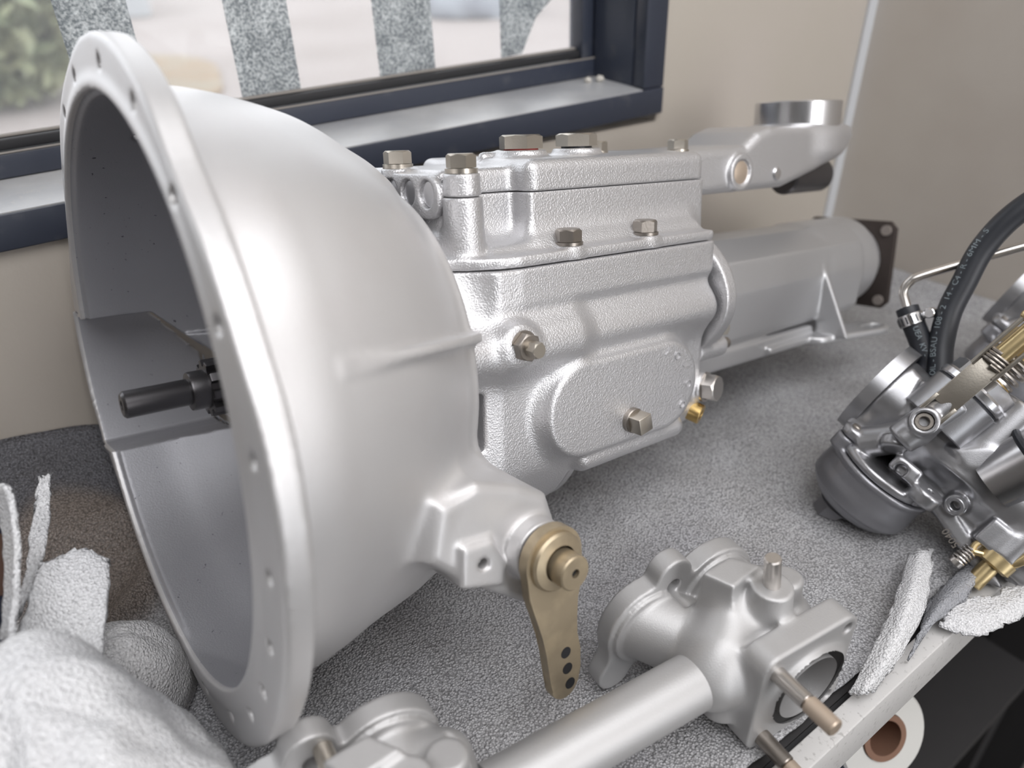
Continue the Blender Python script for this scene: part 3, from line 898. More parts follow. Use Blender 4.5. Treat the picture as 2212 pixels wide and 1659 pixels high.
def case_fn(X):
    u, v, w = X
    d = sext(spoly(v, w, PROF), u, .184, .385, .004)
    d = smin(d, sext(spoly(u, v, [(a, b * .985) for a, b in OUTL[:5]] + [(.384, -.0870), (.384, .0870)] + [(a, b * .985) for a, b in OUTL[7:]]), w, .040, .0606, .001), .014)
    d = smin(d, sext(spoly(v, w, FRN), u, .146, .248, .006), .016)
    d = smin(d, sbox(X, (.146, -.074, .0), (.20, .074, .052), .012), .016)
    # rear bearing plate, following the bulge
    ell = (length(v / f32(.1015), (w - f32(.015)) / f32(.064)) - 1) * f32(.064)
    ell = smax(ell, -.058 - w, .004)
    d = smin(d, smax(ell, np.abs(u - f32(.3955)) - f32(.0065), .002), .0015)
    # filler pad
    pad = scap((u, v * 0, w), (.2475, 0, -.0375), (.3265, 0, -.0375), .0325)
    tap = (v + f32(.1)) * f32(.32)
    d = smin(d, smax(pad - np.maximum(tap, 0), np.maximum(-.1005 - v, v + .06), .0022), .009)
    # drain rib below the pad
    d = smin(d, scap(X, (.256, -.085, -.080), (.352, -.084, -.079), .0085), .006)
    # detent boss
    d = smin(d, scyl(X, (.194, -.1000, .0165), (.194, -.07, .0165), .0135, .003), .006)
    # slot near the bell
    d = smax(d, -sbox(X, (.1655, -.11, -.052), (.1745, -.076, -.013), .003), .0015)
    # rear bosses
    d = smin(d, scyl(X, (.39, -.074, -.012), (.410, -.074, -.012), .0115, .001), .002)
    d = smin(d, scyl(X, (.39, -.070, -.0295), (.424, -.070, -.0295), .0095, .001), .003)
    d = smin(d, scyl(X, (.384, -.066, -.055), (.390, -.084, -.056), .0125, .0015), .003)
    # sump web
    d = np.minimum(d, smax(smax(length(v * f32(1.35), w + f32(.032)) - f32(.108), np.abs(u - f32(.268)) - f32(.004), .0015), w + f32(.07), .001))
    return np.maximum(d, w - f32(.0607))
casting('gearbox_case', case_fn, (.142, -.112, -.146), (.432, .112, .066), .0014, SILVER, gb)

def cover_fn(X):
    u, v, w = X
    prof = OUTL
    fl = sext(spoly(u, v, prof), w, .0613, .0685, .002)
    d = smin(fl, sext(spoly(u, v, [(.192, -.074), (.383, -.074), (.383, .074), (.192, .074)]), w, .060, .0735, .004), .008)
    rear = sbox(X, (.2285, -.066, .060), (.4000, .066, .125), .0035)
    front = sbox(X, (.1735, -.0485, .056), (.24, .0485, .125), .004)
    box = np.minimum(rear, smin(front, rear, .004))
    d = smin(d, box, .016)
    d = smin(d, scyl(X, (.1815, -.0605, .058), (.1815, -.0605, .115), .0138, .001, .0115), .004)
    d = smin(d, scyl(X, (.1815, .0605, .058), (.1815, .0605, .115), .0138, .001, .0115), .004)
    # neck running down to the bell
    d = smin(d, sbox(X, (.163, -.055, .045), (.20, .055, .080), .01), .012)
    for uu in (.2505, .322):
        d = smin(d, scyl(X, (uu, -.0785, .060), (uu, -.0785, .0700), .0098, .001), .003)
    return np.maximum(np.maximum(d, w - .1036), f32(.0612) - w)
casting('top_cover', cover_fn, (.142, -.094, .042), (.406, .094, .108), .0013, SILVER, gb)

def remote_fn(X):
    u, v, w = X
    rear = sbox(X, (.2285, -.0660, .080), (.4005, .066, .1238), .0075)
    front = sbox(X, (.1735, -.0485, .080), (.24, .0485, .1192), .005)
    d = smin(rear, front, .006)
    d = smin(d, scyl(X, (.1815, -.0605, .090), (.1815, -.0605, .1175), .0118, .0008, .0110), .003)
    d = smin(d, scyl(X, (.1815, .0605, .090), (.1815, .0605, .1175), .0118, .0008, .0110), .003)
    d = smin(d, scyl(X, (.1765, .006, .10), (.1765, .006, .1195), .0112, .001), .004)
    for uu in (.259, .3105):
        d = smin(d, scyl(X, (uu, -.020, .118), (uu, -.020, .1285), .0172, .001), .006)
    d = smin(d, scap(X, (.234, -.010, .1245), (.248, -.010, .1245), .0035), .003)
    d = smax(d, f32(.1040) - w, .0003)
    arm = sext(spoly(u, w, [(.385, .0875), (.548, .0885), (.600, .101), (.650, .121), (.660, .130), (.655, .141), (.522, .1415), (.505, .137), (.488, .1265), (.385, .1238)]), v, -.038, .038, .008)
    arm = np.maximum(arm, -np.maximum(np.abs(u - .3) - .1012, w - .1040))
    d = smin(d, arm, .004)
    d = smin(d, scyl(X, (.617, 0, .112), (.617, 0, .141), .043, .01), .012)
    d = np.maximum(d, -scyl(X, (.617, 0, .135), (.617, 0, .18), .0340))
    d = smin(d, scyl(X, (.4785, -.0425, .1045), (.4785, -.02, .1045), .0152, .0012), .003)
    d = np.maximum(d, -scyl(X, (.4785, -.06, .1045), (.4785, -.0405, .1045), .0105))
    pl = scap((u * 0, v, w), (0, -.0415, .1035), (0, .006, .1035), .0135)
    d = np.minimum(d, smax(pl, np.maximum(.1680 - u, u - .1736), .0008))
    for vv in (-.0405, -.0185, .003):
        d = np.maximum(d, -scyl(X, (.16, vv, .1050), (.1722, vv, .1050), .0085))
    return d
casting('remote_control_housing', remote_fn, (.162, -.072, .080), (.672, .072, .168), .0013, SILVER, gb)

def turret(b):
    lathe(b, [(.0345, .130), (.0400, .130), (.0400, .1625), (.0392, .1635), (.0355, .1635), (.0345, .1625), (.0345, .130)], (.617, 0, 0), (0, 0, 1), 64, close=False)
TP = [(-.020, .047), (-.050, .031), (-.055, .004), (-.0525, -.038), (-.046, -.046)]
TP = TP + [(-a, b) for a, b in TP[::-1]]
def tail_fn(X):
    u, v, w = X
    k = 1 - np.clip((u - .4) / .34, 0, 1) * .10
    d = sext(spoly(v / k, w / k, TP), u, .392, .68, .004)
    d = smin(d, scyl(X, (.62, 0, 0), (.722, 0, 0), .0475, .009), .008)
    d = smin(d, scyl(X, (.70, 0, 0), (.734, 0, 0), .040, .002), .004)
    d = smin(d, sbox(X, (.395, -.049, -.064), (.60, .049, -.046), .003), .003)
    foot = np.minimum(scap((u, v, w * 0), (.60, -.050, 0), (.672, -.068, 0), .0175), scap((u, v, w * 0), (.60, .05, 0), (.672, .068, 0), .0175))
    foot = np.minimum(foot, sbox((u, v, w * 0), (.52, -.055, -1), (.66, .055, 1), .002))
    foot = smax(foot, np.abs(w + .0575) - .0035, .002)
    d = smin(d, foot, .003)
    for s in (-1, 1):
        tri = spoly(v * s, w, [(.046, .020), (.046, -.056), (.082, -.056)])
        d = smin(d, smax(tri, np.abs(u - .607) - .0025, .001), .003)
        d = np.maximum(d, -scap((u, v * s, w * 0), (.664, .070, 0), (.678, .070, 0), .0062))
    return d
casting('tail_housing', tail_fn, (.386, -.094, -.070), (.742, .094, .056), .0017, TAILSILV, gb)

b_ = bmesh.new()
prism(b_, [(-.051, -.043), (-.044, -.050), (.044, -.050), (.051, -.043), (.051, .036), (.044, .043), (-.044, .043), (-.051, .036)], 'yz', .735, .742, .001)
pl_ = from_bm('end_plate', b_, RUST, gb, 30)
tag(pl_, 'dark rusty square end plate')
for p in ((-.042, .034), (.042, .034), (-.042, -.041), (.042, -.041)):
    b_ = bmesh.new()
    cyl(b_, (.7325, *p), (.7348, *p), .0055, 16)
    from_bm('plate_hole', b_, GREYB, pl_, 30)

def part(name, fn, material, parent=gb, smooth=35, label=None):
    bm = bmesh.new(); fn(bm)
    o = from_bm(name, bm, material, parent, smooth)
    if label: o['label'] = label
    return o
UP = (0, 0, 1)
tb = part('turret_tube', turret, MACH, label='bright machined upright tube')
part('turret_hole', lambda b: cyl(b, (.6585, -.0015, .1530), (.653, -.0013, .1530), .0030, 16), HOLEDK, tb)
# bolts and plugs on the covers
part('filler_plug', lambda b: hexhead(b, (.259, -.020, .1296), UP, .0268, .0092, washer=0, phase=.12), ZINC)
part('plug_seal', lambda b: cyl(b, (.259, -.020, .1284), (.259, -.020, .1298), .0120, 24), REDSEAL)
part('filler_plug', lambda b: hexhead(b, (.3105, -.020, .1300), UP, .0262, .0090, washer=0, phase=.42), ZINC)
part('plug_seal', lambda b: cyl(b, (.3105, -.020, .1284), (.3105, -.020, .1302), .0112, 24), RUBBER)
for (p, ph) in (((.360, .010, .1236), .2), ((.412, -.028, .1234), .35)):
    part('cover_bolt', lambda b: hexhead(b, p, UP, .0142, .0072, washer=.002, phase=ph), ZINC)
for (p, ph) in (((.1815, -.0605, .1175), .25), ((.1765, .006, .1195), .4)):
    part('cover_bolt', lambda b: hexhead(b, p, UP, .0160, .0082, washer=.0030, phase=ph), ZINC)
for (p, ph) in (((.2505, -.0785, .0700), .15), ((.322, -.0785, .0700), .5)):
    part('flange_bolt', lambda b: hexhead(b, p, UP, .0152, .0080, washer=.0022, phase=ph), DKZINC)
for vv in (-.0405, -.0185, .003):
    part('selector_plug', lambda b: lathe(b, [(0, 0), (.0074, 0), (.0080, -.0006), (.0080, -.003), (0, -.003)], (.1704, vv, .1050), (-1, 0, 0), 28), MACH)
part('core_plug', lambda b: lathe(b, [(.0096, -.002), (.0094, .0), (.006, .0012), (0, .0016)], (.4785, -.0408, .1045), (0, -1, 0), 28, close=False), TANPLUG, label='tan core plug in a round boss')
part('rivet', lambda b: lathe(b, [(.0058, -.003), (.0058, .0), (.0045, .0012), (0, .0016)], (.5335, -.0385, .1010), (0, -1, 0), 20, close=False), MACH)
part('lever_bush', lambda b: (cyl(b, (.592, -.006, .0945), (.655, -.006, .0945), .0165, 28, .002)), DKSTEEL)
# detent bolt on the bulge
def det(b):
    hexhead(b, (.194, -.1000, .0165), (0, -1, 0), .0158, .0058, washer=.0018, phase=.2)
def det2(b):
    cyl(b, (.194, -.107, .0165), (.194, -.1110, .0165), .0048, 20)
    hexhead(b, (.194, -.1098, .0165), (0, -1, 0), .0092, .0068, washer=0, phase=.5)
q = part('detent_nut', det, DKZINC); part('adjuster', det2, ZINC, q)
# square plug
def sq(b):
    M = Matrix.Translation((.290, -.101, -.0545)) @ basis((0, -1, 0), (1, 0, .22))
    boxbm(b, (-.0062, -.0062, -.002), (.0062, .0062, .0135), M, .0007)
q = part('drain_plug', sq, ZINC, label='square headed plug')
part('plug_thread', lambda b: cyl(b, (.290, -.0995, -.0545), (.290, -.1045, -.0545), .0090, 28, .0006), DKZINC, q)
# rear fittings
part('rear_bolt', lambda b: hexhead(b, (.410, -.074, -.012), (1, -.3, 0), .0150, .009, washer=.002, phase=.2), ZINC)
part('rear_stud', lambda b: cyl(b, (.423, -.070, -.0295), (.434, -.070, -.0295), .0048, 16, .0006), DKZINC)
part('level_plug', lambda b: hexhead(b, (.3905, -.0835, -.0560), (.22, -.97, .06), .0195, .0100, washer=.002, phase=.1), STEEL)
part('brass_union', lambda b: tube_ring(b, (.378, -.074, -.0725), (.3835, -.0875, -.0770), .0082, .0042, 28), BRASS, label='brass threaded union')
part('slot_plate', lambda b: boxbm(b, (.1672, -.0815, -.050), (.1702, -.0765, -.015), None, .0006), DKSTEEL)

# input shaft
def shaft(b):
    lathe(b, [(.0030, -.0105), (.0030, -.0118), (.0064, -.0118), (.0078, -.0104), (.0079, .024), (.0112, .0245), (.0116, .0255), (.0116, .037), (.0116, .16), (0, .16)], (0, 0, 0), (1, 0, 0), 36, close=False)
    lathe(b, [(.0030, -.0105), (0, -.0105)], (0, 0, 0), (1, 0, 0), 36, close=False)
sh = part('input_shaft', shaft, DKSTEEL)
def spl(b):
    n = 10
    pts = []
    for i in range(n):
        for (f, r) in ((-.30, .0132), (-.22, .0172), (.22, .0172), (.30, .0132)):
            a = 2 * PI * (i + f) / n
            pts.append((r * math.cos(a), r * math.sin(a)))
    prism(b, pts, 'yz', .034, .085, .0005)
part('spline', spl, DKSTEEL, sh)
part('bearing_cover', lambda b: lathe(b, [(.0125, .10), (.026, .10), (.027, .102), (.027, .145), (.044, .147), (.044, .156)], (0, 0, 0), (1, 0, 0), 40, close=False), BELLSILV)

# clutch lever
def lever(b):
    cx, cy, R = .1555, -.0825, .0197
    pts = [(cx + R * math.cos(t), cy + R * math.sin(t)) for t in np.linspace(math.radians(-12), math.radians(196), 22)]
    pts += [(.1375, -.101), (.1425, -.116), (.1468, -.128), (.1487, -.140), (.1505, -.153), (.1530, -.164)]
    pts += [(.1628 + .0103 * math.cos(t), -.1665 + .0103 * math.sin(t)) for t in np.linspace(math.radians(190), math.radians(345), 12)]
    pts += [(.1752, -.160), (.1746, -.148), (.1722, -.136), (.1712, -.126), (.1726, -.113), (.1752, -.101), (.1762, -.092)]
    prism(b, pts, 'xz', -.1735, -.1668, .0007)
lev = part('clutch_lever', lever, LEVERM, gb, label='olive passivated lever arm with three holes')
LV = lev
for uu, ww in ((.1632, -.1455), (.1644, -.1568), (.1664, -.1680)):
    part('lever_hole', lambda b: cyl(b, (uu, -.1737, ww), (uu, -.168, ww), .0036, 18), HOLEDK, lev)
part('lever_hub', lambda b: lathe(b, [(.0172, 0), (.0172, .0030), (.0160, .0044), (.0120, .0052), (.0105, .0055)], (.1555, -.1730, -.0825), (0, -1, 0), 40, close=False), LEVERM, LV)
pin = part('cross_shaft', lambda b: lathe(b, [(.0100, 0), (.0100, .0118), (.0092, .0126), (.0026, .0126), (.0026, .010)], (.1570, -.1760, -.0845), (0, -1, 0), 36, close=False), LEVERM, LV)
part('centre_hole', lambda b: cyl(b, (.1570, -.1862, -.0845), (.1570, -.185, -.0845), .0026, 18), HOLEDK, lev)
part('lever_washer', lambda b: cyl(b, (.1555, -.1665, -.0825), (.1555, -.1620, -.0825), .0165, 32), DKSTEEL, LV)

# raised casting letters on the filler pad and the faint stamp on its top edge
def pad_letters():
    b = bmesh.new()
    for ch, uu, ww, rot, sz in (('Y', .3255, -.0120, -60, .0085), ('O', .3365, -.0165, -75, .0085), ('J', .3462, -.0255, -95, .0085), ('C', .3500, -.0400, -110, .0085), ('O', .3440, -.0555, -130, .0085)):
        me = text_mesh(ch, sz)
        xs = [v.co.x for v in me.vertices]; ys = [v.co.y for v in me.vertices]
        cx, cy = (min(xs) + max(xs)) / 2, (min(ys) + max(ys)) / 2
        a = math.radians(rot); ca, sa = math.cos(a), math.sin(a)
        t = bmesh.new(); t.from_mesh(me)
        for v in t.verts:
            x, y = v.co.x - cx, v.co.y - cy
            v.co = Vector((uu + x * ca - y * sa, -.1014, ww + x * sa + y * ca))
        r = bmesh.ops.extrude_face_region(t, geom=t.faces[:])
        for g in r['geom']:
            if isinstance(g, bmesh.types.BMVert): g.co.y += .0016
        tm = bpy.data.meshes.new('t'); t.to_mesh(tm); t.free()
        b.from_mesh(tm)
        bpy.data.meshes.remove(tm); bpy.data.meshes.remove(me)
    return from_bm('raised_lettering', b, SILVER, gb, 30)
pad_letters()
# ------------------------------------------------------------------ intake manifold in front (x = along the engine, y = towards the ports, z = up)
MM = Matrix(((0.9931, 0.1174, 0, 0.254), (-0.1174, 0.9931, 0, -0.185), (0, 0, 1, 0.0030), (0, 0, 0, 1)))
mf = empty('intake_manifold', MM)
tag(mf, 'bead blasted twin intake manifold with balance pipe at the front of the bench', 'manifold')
SQX0, SQX1, SQZ1, SQY = -.0265, .0485, .0785, -.100
def mani_fn(X):
    x, y, z = X
    # port flange plate
    pf = np.minimum(scap((x, y * 0, z), (-.043, 0, .046), (-.0425, 0, .046), .0300), scap((x, y * 0, z), (.0105, 0, .050), (.011, 0, .050), .0300))
    pf = smin(pf, scap((x, y * 0, z), (-.0255, 0, .0770), (-.014, 0, .010), .0135), .006)
    pf = smin(pf, scap((x, y * 0, z), (-.066, 0, .014), (-.050, 0, .040), .0120), .008)
    pf = smin(pf, scap((x, y * 0, z), (.034, 0, .018), (.02, 0, .045), .0125), .008)
    d = smax(pf, np.abs(y + .019) - .0065, .0012)
    ring = np.minimum(scyl(X, (-.043, -.0285, .046), (-.043, -.02, .046), .0268, .001), scyl(X, (.0105, -.0285, .050), (.0105, -.02, .050), .0268, .001))
    d = np.minimum(d, ring)
    # runners
    d = smin(d, scap(X, (-.043, -.020, .046), (-.002, -.080, .038), .0236, .0245), .0025)
    d = smin(d, scap(X, (.0105, -.020, .050), (.014, -.080, .038), .0236, .0245), .004)
    d = smin(d, scap(X, (.0125, -.098, .0385), (.0125, -.06, .0385), .0275), .006)
    d = smin(d, scap(X, (.034, -.045, .052), (.026, -.085, .044), .016, .020), .008)
    # machined block and stud boss on top
    d = smin(d, sext(spoly(x, y, [(-.0230, -.0430), (.0000, -.0410), (.0105, -.0555), (-.0150, -.0605)]), z, .035, .0960, .0015), .004)
    d = smin(d, scyl(X, (.0075, -.0685, .045), (.0075, -.0685, .0930), .0165, .001, .0120), .005)
    d = smin(d, scap(X, (-.024, -.060, .052), (-.004, -.066, .056), .0145), .008)
    d = smin(d, scyl(X, (.028, -.062, .045), (.031, -.059, .080), .011, .003), .008)
    # collar for the balance pipe
    d = smin(d, scap(X, (-.034, -.071, .047), (.0, -.075, .045), .0215, .024), .008)
    d = smin(d, scap(X, (-.026, -.069, .060), (-.010, -.058, .066), .016), .010)
    d = smin(d, scyl(X, (-.026, -.076, .014), (-.024, -.075, .050), .0125, .003), .006)
    # square carburettor flange
    cx, cz = (SQX0 + SQX1) / 2, SQZ1 / 2
    hw, hh = (SQX1 - SQX0) / 2, SQZ1 / 2
    q0, q1 = np.abs(x - f32(cx)) - f32(hw - .011), np.abs(z - f32(cz)) - f32(hh - .011)
    sq2 = length(np.maximum(q0, 0), np.maximum(q1, 0)) + np.minimum(np.maximum(q0, q1), 0) - f32(.011)
    fl = smax(sq2, np.abs(y - f32(SQY + .0085)) - .0085, .0012)
    d = smin(d, fl, .005)
    # bores and holes
    d = smax(d, -scyl(X, (.0125, -.112, .0385), (.0125, -.062, .0390), .0225, .004), .0014)
    d = np.maximum(d, -scap(X, (.0125, -.072, .0390), (-.036, -.026, .0455), .0175))
    d = np.maximum(d, -scap(X, (.0125, -.072, .0390), (.0105, -.026, .0490), .0175))
    d = np.maximum(d, -scyl(X, (-.0255, -.04, .0705), (-.0255, .0, .0705), .0050))
    for p in ((.0400, .0690), (.0405, .0085)):
        d = np.maximum(d, -scyl(X, (p[0], -.13, p[1]), (p[0], -.04, p[1]), .0036))
    return d
body = casting('manifold_body', mani_fn, (-.086, -.104, -.004), (.056, -.006, .100), .0012, MANI, mf)
me2 = body.data
body2 = bpy.data.objects.new('manifold_body', me2); COL.objects.link(body2); body2.parent = mf
body2.location = (-.2255, 0, 0)
part('balance_pipe', lambda b: cyl(b, (-.030, -.0712, .047), (-.178, -.0712, .047), .0165, 36), MANI, mf)
def mstud(name, a, c, r, label=None, m_=STEEL):
    o = part(name, lambda b: cyl(b, a, c, r, 20, .0008), m_, mf)
    if label: tag(o, label)
    return o
mstud('vacuum_stud', (.0080, -.0680, .090), (.0050, -.0665, .1140), .0049)
for dx in (0, -.2255):
    s0 = mstud('carburettor_stud', (-.0155 + dx, -.099, .0660), (-.0155 + dx, -.1215, .0668), .0048)
    part('stud_end', lambda b: cyl(b, (-.0155 + dx, -.1215, .0668), (-.0155 + dx, -.1395, .0674), .0051, 20, .0008), TANPLUG, s0)
    s0 = mstud('carburettor_stud', (-.0145 + dx, -.099, .0085), (-.0145 + dx, -.120, .0080), .0052, None, DKZINC)
    part('stud_end', lambda b: cyl(b, (-.0145 + dx, -.120, .0080), (-.0145 + dx, -.1375, .0076), .0048, 20, .0008), TANPLUG, s0)
mstud('port_stud', (-.2450, -.025, .0795), (-.2450, -.049, .0795), .0050, None, ZINC)

# ------------------------------------------------------------------ carburettors (x = along the bore, y = up the float bowl axis, z = outward)
E1, E2, E3 = Vector((0.616358, -0.230488, 0.752980)), Vector((0.100901, -0.925208, -0.365800)), Vector((-0.780975, -0.301440, 0.547002))
CM = Matrix((E2, E1, E3)).transposed().to_4x4()
CM.translation = Vector((0.46941, -0.21799, 0.06718))
TA = Vector((0, math.cos(math.radians(17)), math.sin(math.radians(17))))
def rest(X, d, z=.004):
    wz = X[0] * f32(E2.z) + X[1] * f32(E1.z) + X[2] * f32(E3.z) + f32(CM.translation.z)
    return np.maximum(d, f32(z) - wz)
def carb(with_detail=True):
    cb = empty('carburettor', CM)
    def bowl(X):
        ax = np.array(TA)
        c0 = np.array((-.0035, -.0215, -.012))
        d = scyl(X, c0 - ax * .042, c0, .0405, .022)
        d = smin(d, scyl(X, c0 - ax * .03, c0, .0405, .002), .002)
        d = np.minimum(d, scyl(X, c0 - ax * .004, c0 + ax * .001, .0418, .0015))
        b0 = np.array((-.008, -.0215, -.014))
        d = smin(d, scyl(X, b0 - ax * .0475, b0 - ax * .02, .0140, .001), .003)
        # ear for the screw
        e0 = np.array((-.0375, -.0175, .010))
        d = smin(d, scyl(X, e0 - ax * .013, e0 + ax * .000, .0088, .002), .004)
        return d
    casting('float_bowl', lambda X: rest(X, bowl(X)), (-.052, -.078, -.062), (.046, -.006, .036), .0012, BOWL, cb)
    def cap(X):
        ax = np.array(TA)
        c0 = np.array((-.0035, -.0215, -.012))
        d = scyl(X, c0 + ax * .0015, c0 + ax * .0085, .0405, .0025)
        d = smin(d, scyl(X, (-.030, -.018, .008), (-.010, .008, .012), .012, .003), .004)
        e0 = np.array((-.0375, -.0175, .010))
        d = smin(d, scyl(X, e0 + ax * .0005, e0 + ax * .0085, .0085, .0025), .003)
        d = smin(d, scyl(X, (-.0135, .004, .022), (-.0085, -.004, .026), .0095, .003), .003)
        d = smin(d, sbox(X, (-.004, -.016, .0), (.018, -.003, .024), .003), .003)
        e1 = np.array((.0285, -.0165, .016))
        d = smin(d, scyl(X, e1 - ax * .004, e1 + ax * .0075, .0115, .0025), .004)
        d = np.maximum(d, -scyl(X, e1 - ax * .02, e1 + ax * .02, .0022))
        d = np.maximum(d, -scyl(X, (.004, -.012, .03), (.006, -.012, .012), .0045))
        return d
    casting('bowl_cover', lambda X: rest(X, cap(X)), (-.052, -.034, -.056), (.046, .020, .040), .0011, CARB, cb)
    def body(X):
        x, y, z = X
        # bore barrel with flange at the left end
        d = scyl(X, (-.044, .024, -.020), (.000, .024, -.020), .034, .003, .028)
        d = smin(d, scyl(X, (-.010, .024, -.020), (.118, .024, -.020), .0330, .003), .006)
        # slab sides and front strip
        d = smin(d, sbox(X, (.006, -.022, -.040), (.118, .052, -.004), .004), .006)
        d = smin(d, sext(spoly(x, y, [(-.004, -.004), (.030, -.0175), (.1085, -.0385), (.112, -.030), (.012, .002)]), z, -.03, -.002, .0015), .002)
        d = smin(d, sext(spoly(x, y, [(.004, .012), (.020, .026), (.114, .016), (.114, .004), (.02, .010)]), z, -.02, .0085, .002), .003)
        # web from the flange to the neck
        d = smin(d, sext(spoly(x, y, [(-.048, -.012), (-.040, .050), (-.016, .046), (.010, .012), (.006, -.004)]), z, -.03, .004, .003), .006)
        d = smin(d, sext(spoly(x, y, [(-.022, .018), (-.030, .048), (-.006, .050), (.006, .030)]), z, -.01, .012, .002), .003)
        # suction chamber neck, ribs and O-ring spigot
        d = smin(d, scyl(X, (.034, .010, -.004), (.034, .078, -.004), .0225, .002, .0205), .008)
        d = smin(d, sext(spoly(x, y, [(.016, .022), (.034, .040), (.055, .050), (.06, .034), (.034, .018)]), z, -.01, .018, .003), .004)
        d = smin(d, sbox(X, (.060, .010, -.03), (.118, .060, .002), .006), .006)
        # bottom end flange
        d = smin(d, sext(spoly(x, y, [(.104, -.042), (.112, -.042), (.118, .06), (.110, .06)]), z, -.055, -.010, .002), .003)
        # drilled bosses
        d = smin(d, scyl(X, (.0480, -.0025, -.008), (.0470, -.0065, .0135), .0078, .001), .003)
        d = np.maximum(d, -scyl(X, (.0472, -.006, .006), (.047, -.0068, .02), .0042))
        d = smin(d, sbox(X, (.070, -.0155, -.008), (.088, .0050, .0125), .0015), .003)
        d = smin(d, scyl(X, (.092, .018, .000), (.0915, -.014, .002), .0125, .001), .004)
        return d
    casting('throttle_body', lambda X: rest(X, body(X)), (-.056, -.048, -.062), (.124, .084, .024), .0013, CARB, cb)
    def flange(b):
        pts = [(.0245 + .0400 * math.cos(t) * 1.0, -.020 + .036 * math.sin(t)) for t in np.linspace(0, 2 * PI, 40, endpoint=False)]
        prism(b, pts, 'yz', -.0545, -.0435, .0008)
    part('mounting_flange', flange, CARB, cb)
    nut = part('bowl_nut', lambda b: (hexhead(b, Vector((-.0085, -.0215, -.010)) - TA * .0470, -TA, .0245, .0135, washer=.001, phase=.3)), BOWL, cb)
    upl = Vector((E2.z, E1.z, E3.z))
    for v in nut.data.vertices:                  # flattened into the foam it rests on
        wz = v.co.dot(upl) + CM.translation.z
        if wz < .003: v.co += upl * (.003 - wz)
    for (p, dct) in (((-.0375, -.0175, .010), 1), ((-.011, .000, .024), 0)):
        o = part('cover_screw', lambda b: lathe(b, [(.0044, 0), (.0044, .0018), (.0036, .0026), (0, .0028)], Vector(p) + TA * .0080 * dct + Vector((0, 0, .003 * (1 - dct))), TA, 20, close=False), DKZINC, cb)
    part('vent_tube', lambda b: tube_ring(b, (.0480, -.004, .010), (.0470, -.0068, .0150), .0066, .0036, 24), CARB, cb)
    # throttle lever, return spring and tapered stop at the lower end
    part('throttle_lever', lambda b: (lathe(b, [(.0085, 0), (.0128, .001), (.0128, .009), (.0100, .0105), (.0072, .0105)], (.0915, -.0125, .003), (0, -1, .06), 28, close=False),
                                       cyl(b, (.0915, -.022, .0036), (.0925, -.0415, .0050), .0064, 24, .0008),
                                       sweep(b, catmull([(.0905, -.017, .008), (.082, -.020, .010), (.0765, -.0225, .011), (.0745, -.018, .010), (.0775, -.0125, .008), (.081, -.0150, .006)], 6), .0023, 10),
                                       sweep(b, catmull([(.0965, -.0180, .007), (.1010, -.006, .010), (.1015, .006, .010)], 8), .0034, 12)), CADGOLD, cb)
    def spring(b, a, c, R, r, n):
        a, c = Vector(a), Vector(c)
        M = Matrix.Translation(a) @ basis(c - a)
        L = (c - a).length
        sweep(b, [M @ Vector((R * math.cos(t), R * math.sin(t), L * t / (2 * PI * n))) for t in np.linspace(0, 2 * PI * n, n * 14)], r, 7)
    part('idle_screw', lambda b: (cyl(b, (.0745, -.0365, .010), (.0765, -.012, .008), .0026, 12), cyl(b, (.0742, -.0385, .0100), (.0745, -.0340, .010), .0052, 16, .0006)), STEEL, cb)
    part('idle_spring', lambda b: spring(b, (.0745, -.0345, .010), (.0758, -.0225, .009), .0047, .0009, 5), STEEL, cb)
    if not with_detail:
        return cb
    # spindle boss, gold linkage, spring and hexes running up to the right
    def boss(X):
        d = scyl(X, (-.0105, .0030, .030), (-.0030, .0510, .030), .0115, .003)
        d = smin(d, sbox(X, (-.012, .030, .0), (.002, .05, .03), .004), .006)
        d = smin(d, scyl(X, (-.008, .010, .004), (-.0065, .018, .030), .010, .002), .006)
        d = smin(d, scyl(X, (-.0075, .0245, .03), (-.0075, .0245, .0435), .0100, .001), .003)
        d = np.maximum(d, -scyl(X, (-.0075, .0245, .032), (-.0075, .0245, .06), .0066))
        return d
    bs = casting('spindle_boss', boss, (-.026, -.004, -.004), (.012, .056, .048), .0010, CARB, cb)
    part('boss_bore', lambda b: tube_ring(b, (-.0075, .0245, .032), (-.0075, .0245, .0400), .0064, .0034, 24), DKZINC, bs)
    AX = Vector((.085, .98, .0)).normalized()
    J0 = Vector((-.0020, .0400, .010))
    def cylj(name, t0, t1, r, m_, off=(0, 0, 0), ch=.0008, hexa=None, parent=cb):
        a, c = J0 + AX * t0 + Vector(off), J0 + AX * t1 + Vector(off)
        if hexa:
            return part(name, lambda b: hexhead(b, a, AX, hexa, (c - a).length, washer=0, phase=.3), m_, parent)
        return part(name, lambda b: cyl(b, a, c, r, 32, ch), m_, parent)
    cylj('jet_housing', -.012, .018, .0260, CARB)
    cylj('housing_joint', .0178, .0188, .0255, RUBBER)
    cylj('housing_collar', .0188, .0270, .0264, MACH, ch=.002)
    cylj('jet_nut', .0270, .0370, 0, MACH, hexa=.0430)
    part('jet_spring', lambda b: spring(b, J0 + AX * .034, J0 + AX * .060, .0155, .0017, 5), STEEL, cb)
    part('brass_washer', lambda b: cyl(b, J0 + AX * .0365, J0 + AX * .0385, .0165, 28), BRASS, cb)
    cylj('adjusting_nut', .0585, .0760, 0, CADGOLD, hexa=.0300)
    # flat bracket in front
    BA = Vector((.065, .985, .10)).normalized()
    B0 = Vector((-.0070, .0405, .0395))
    BM_ = Matrix.Translation(B0) @ basis(BA, (1, 0, 0))
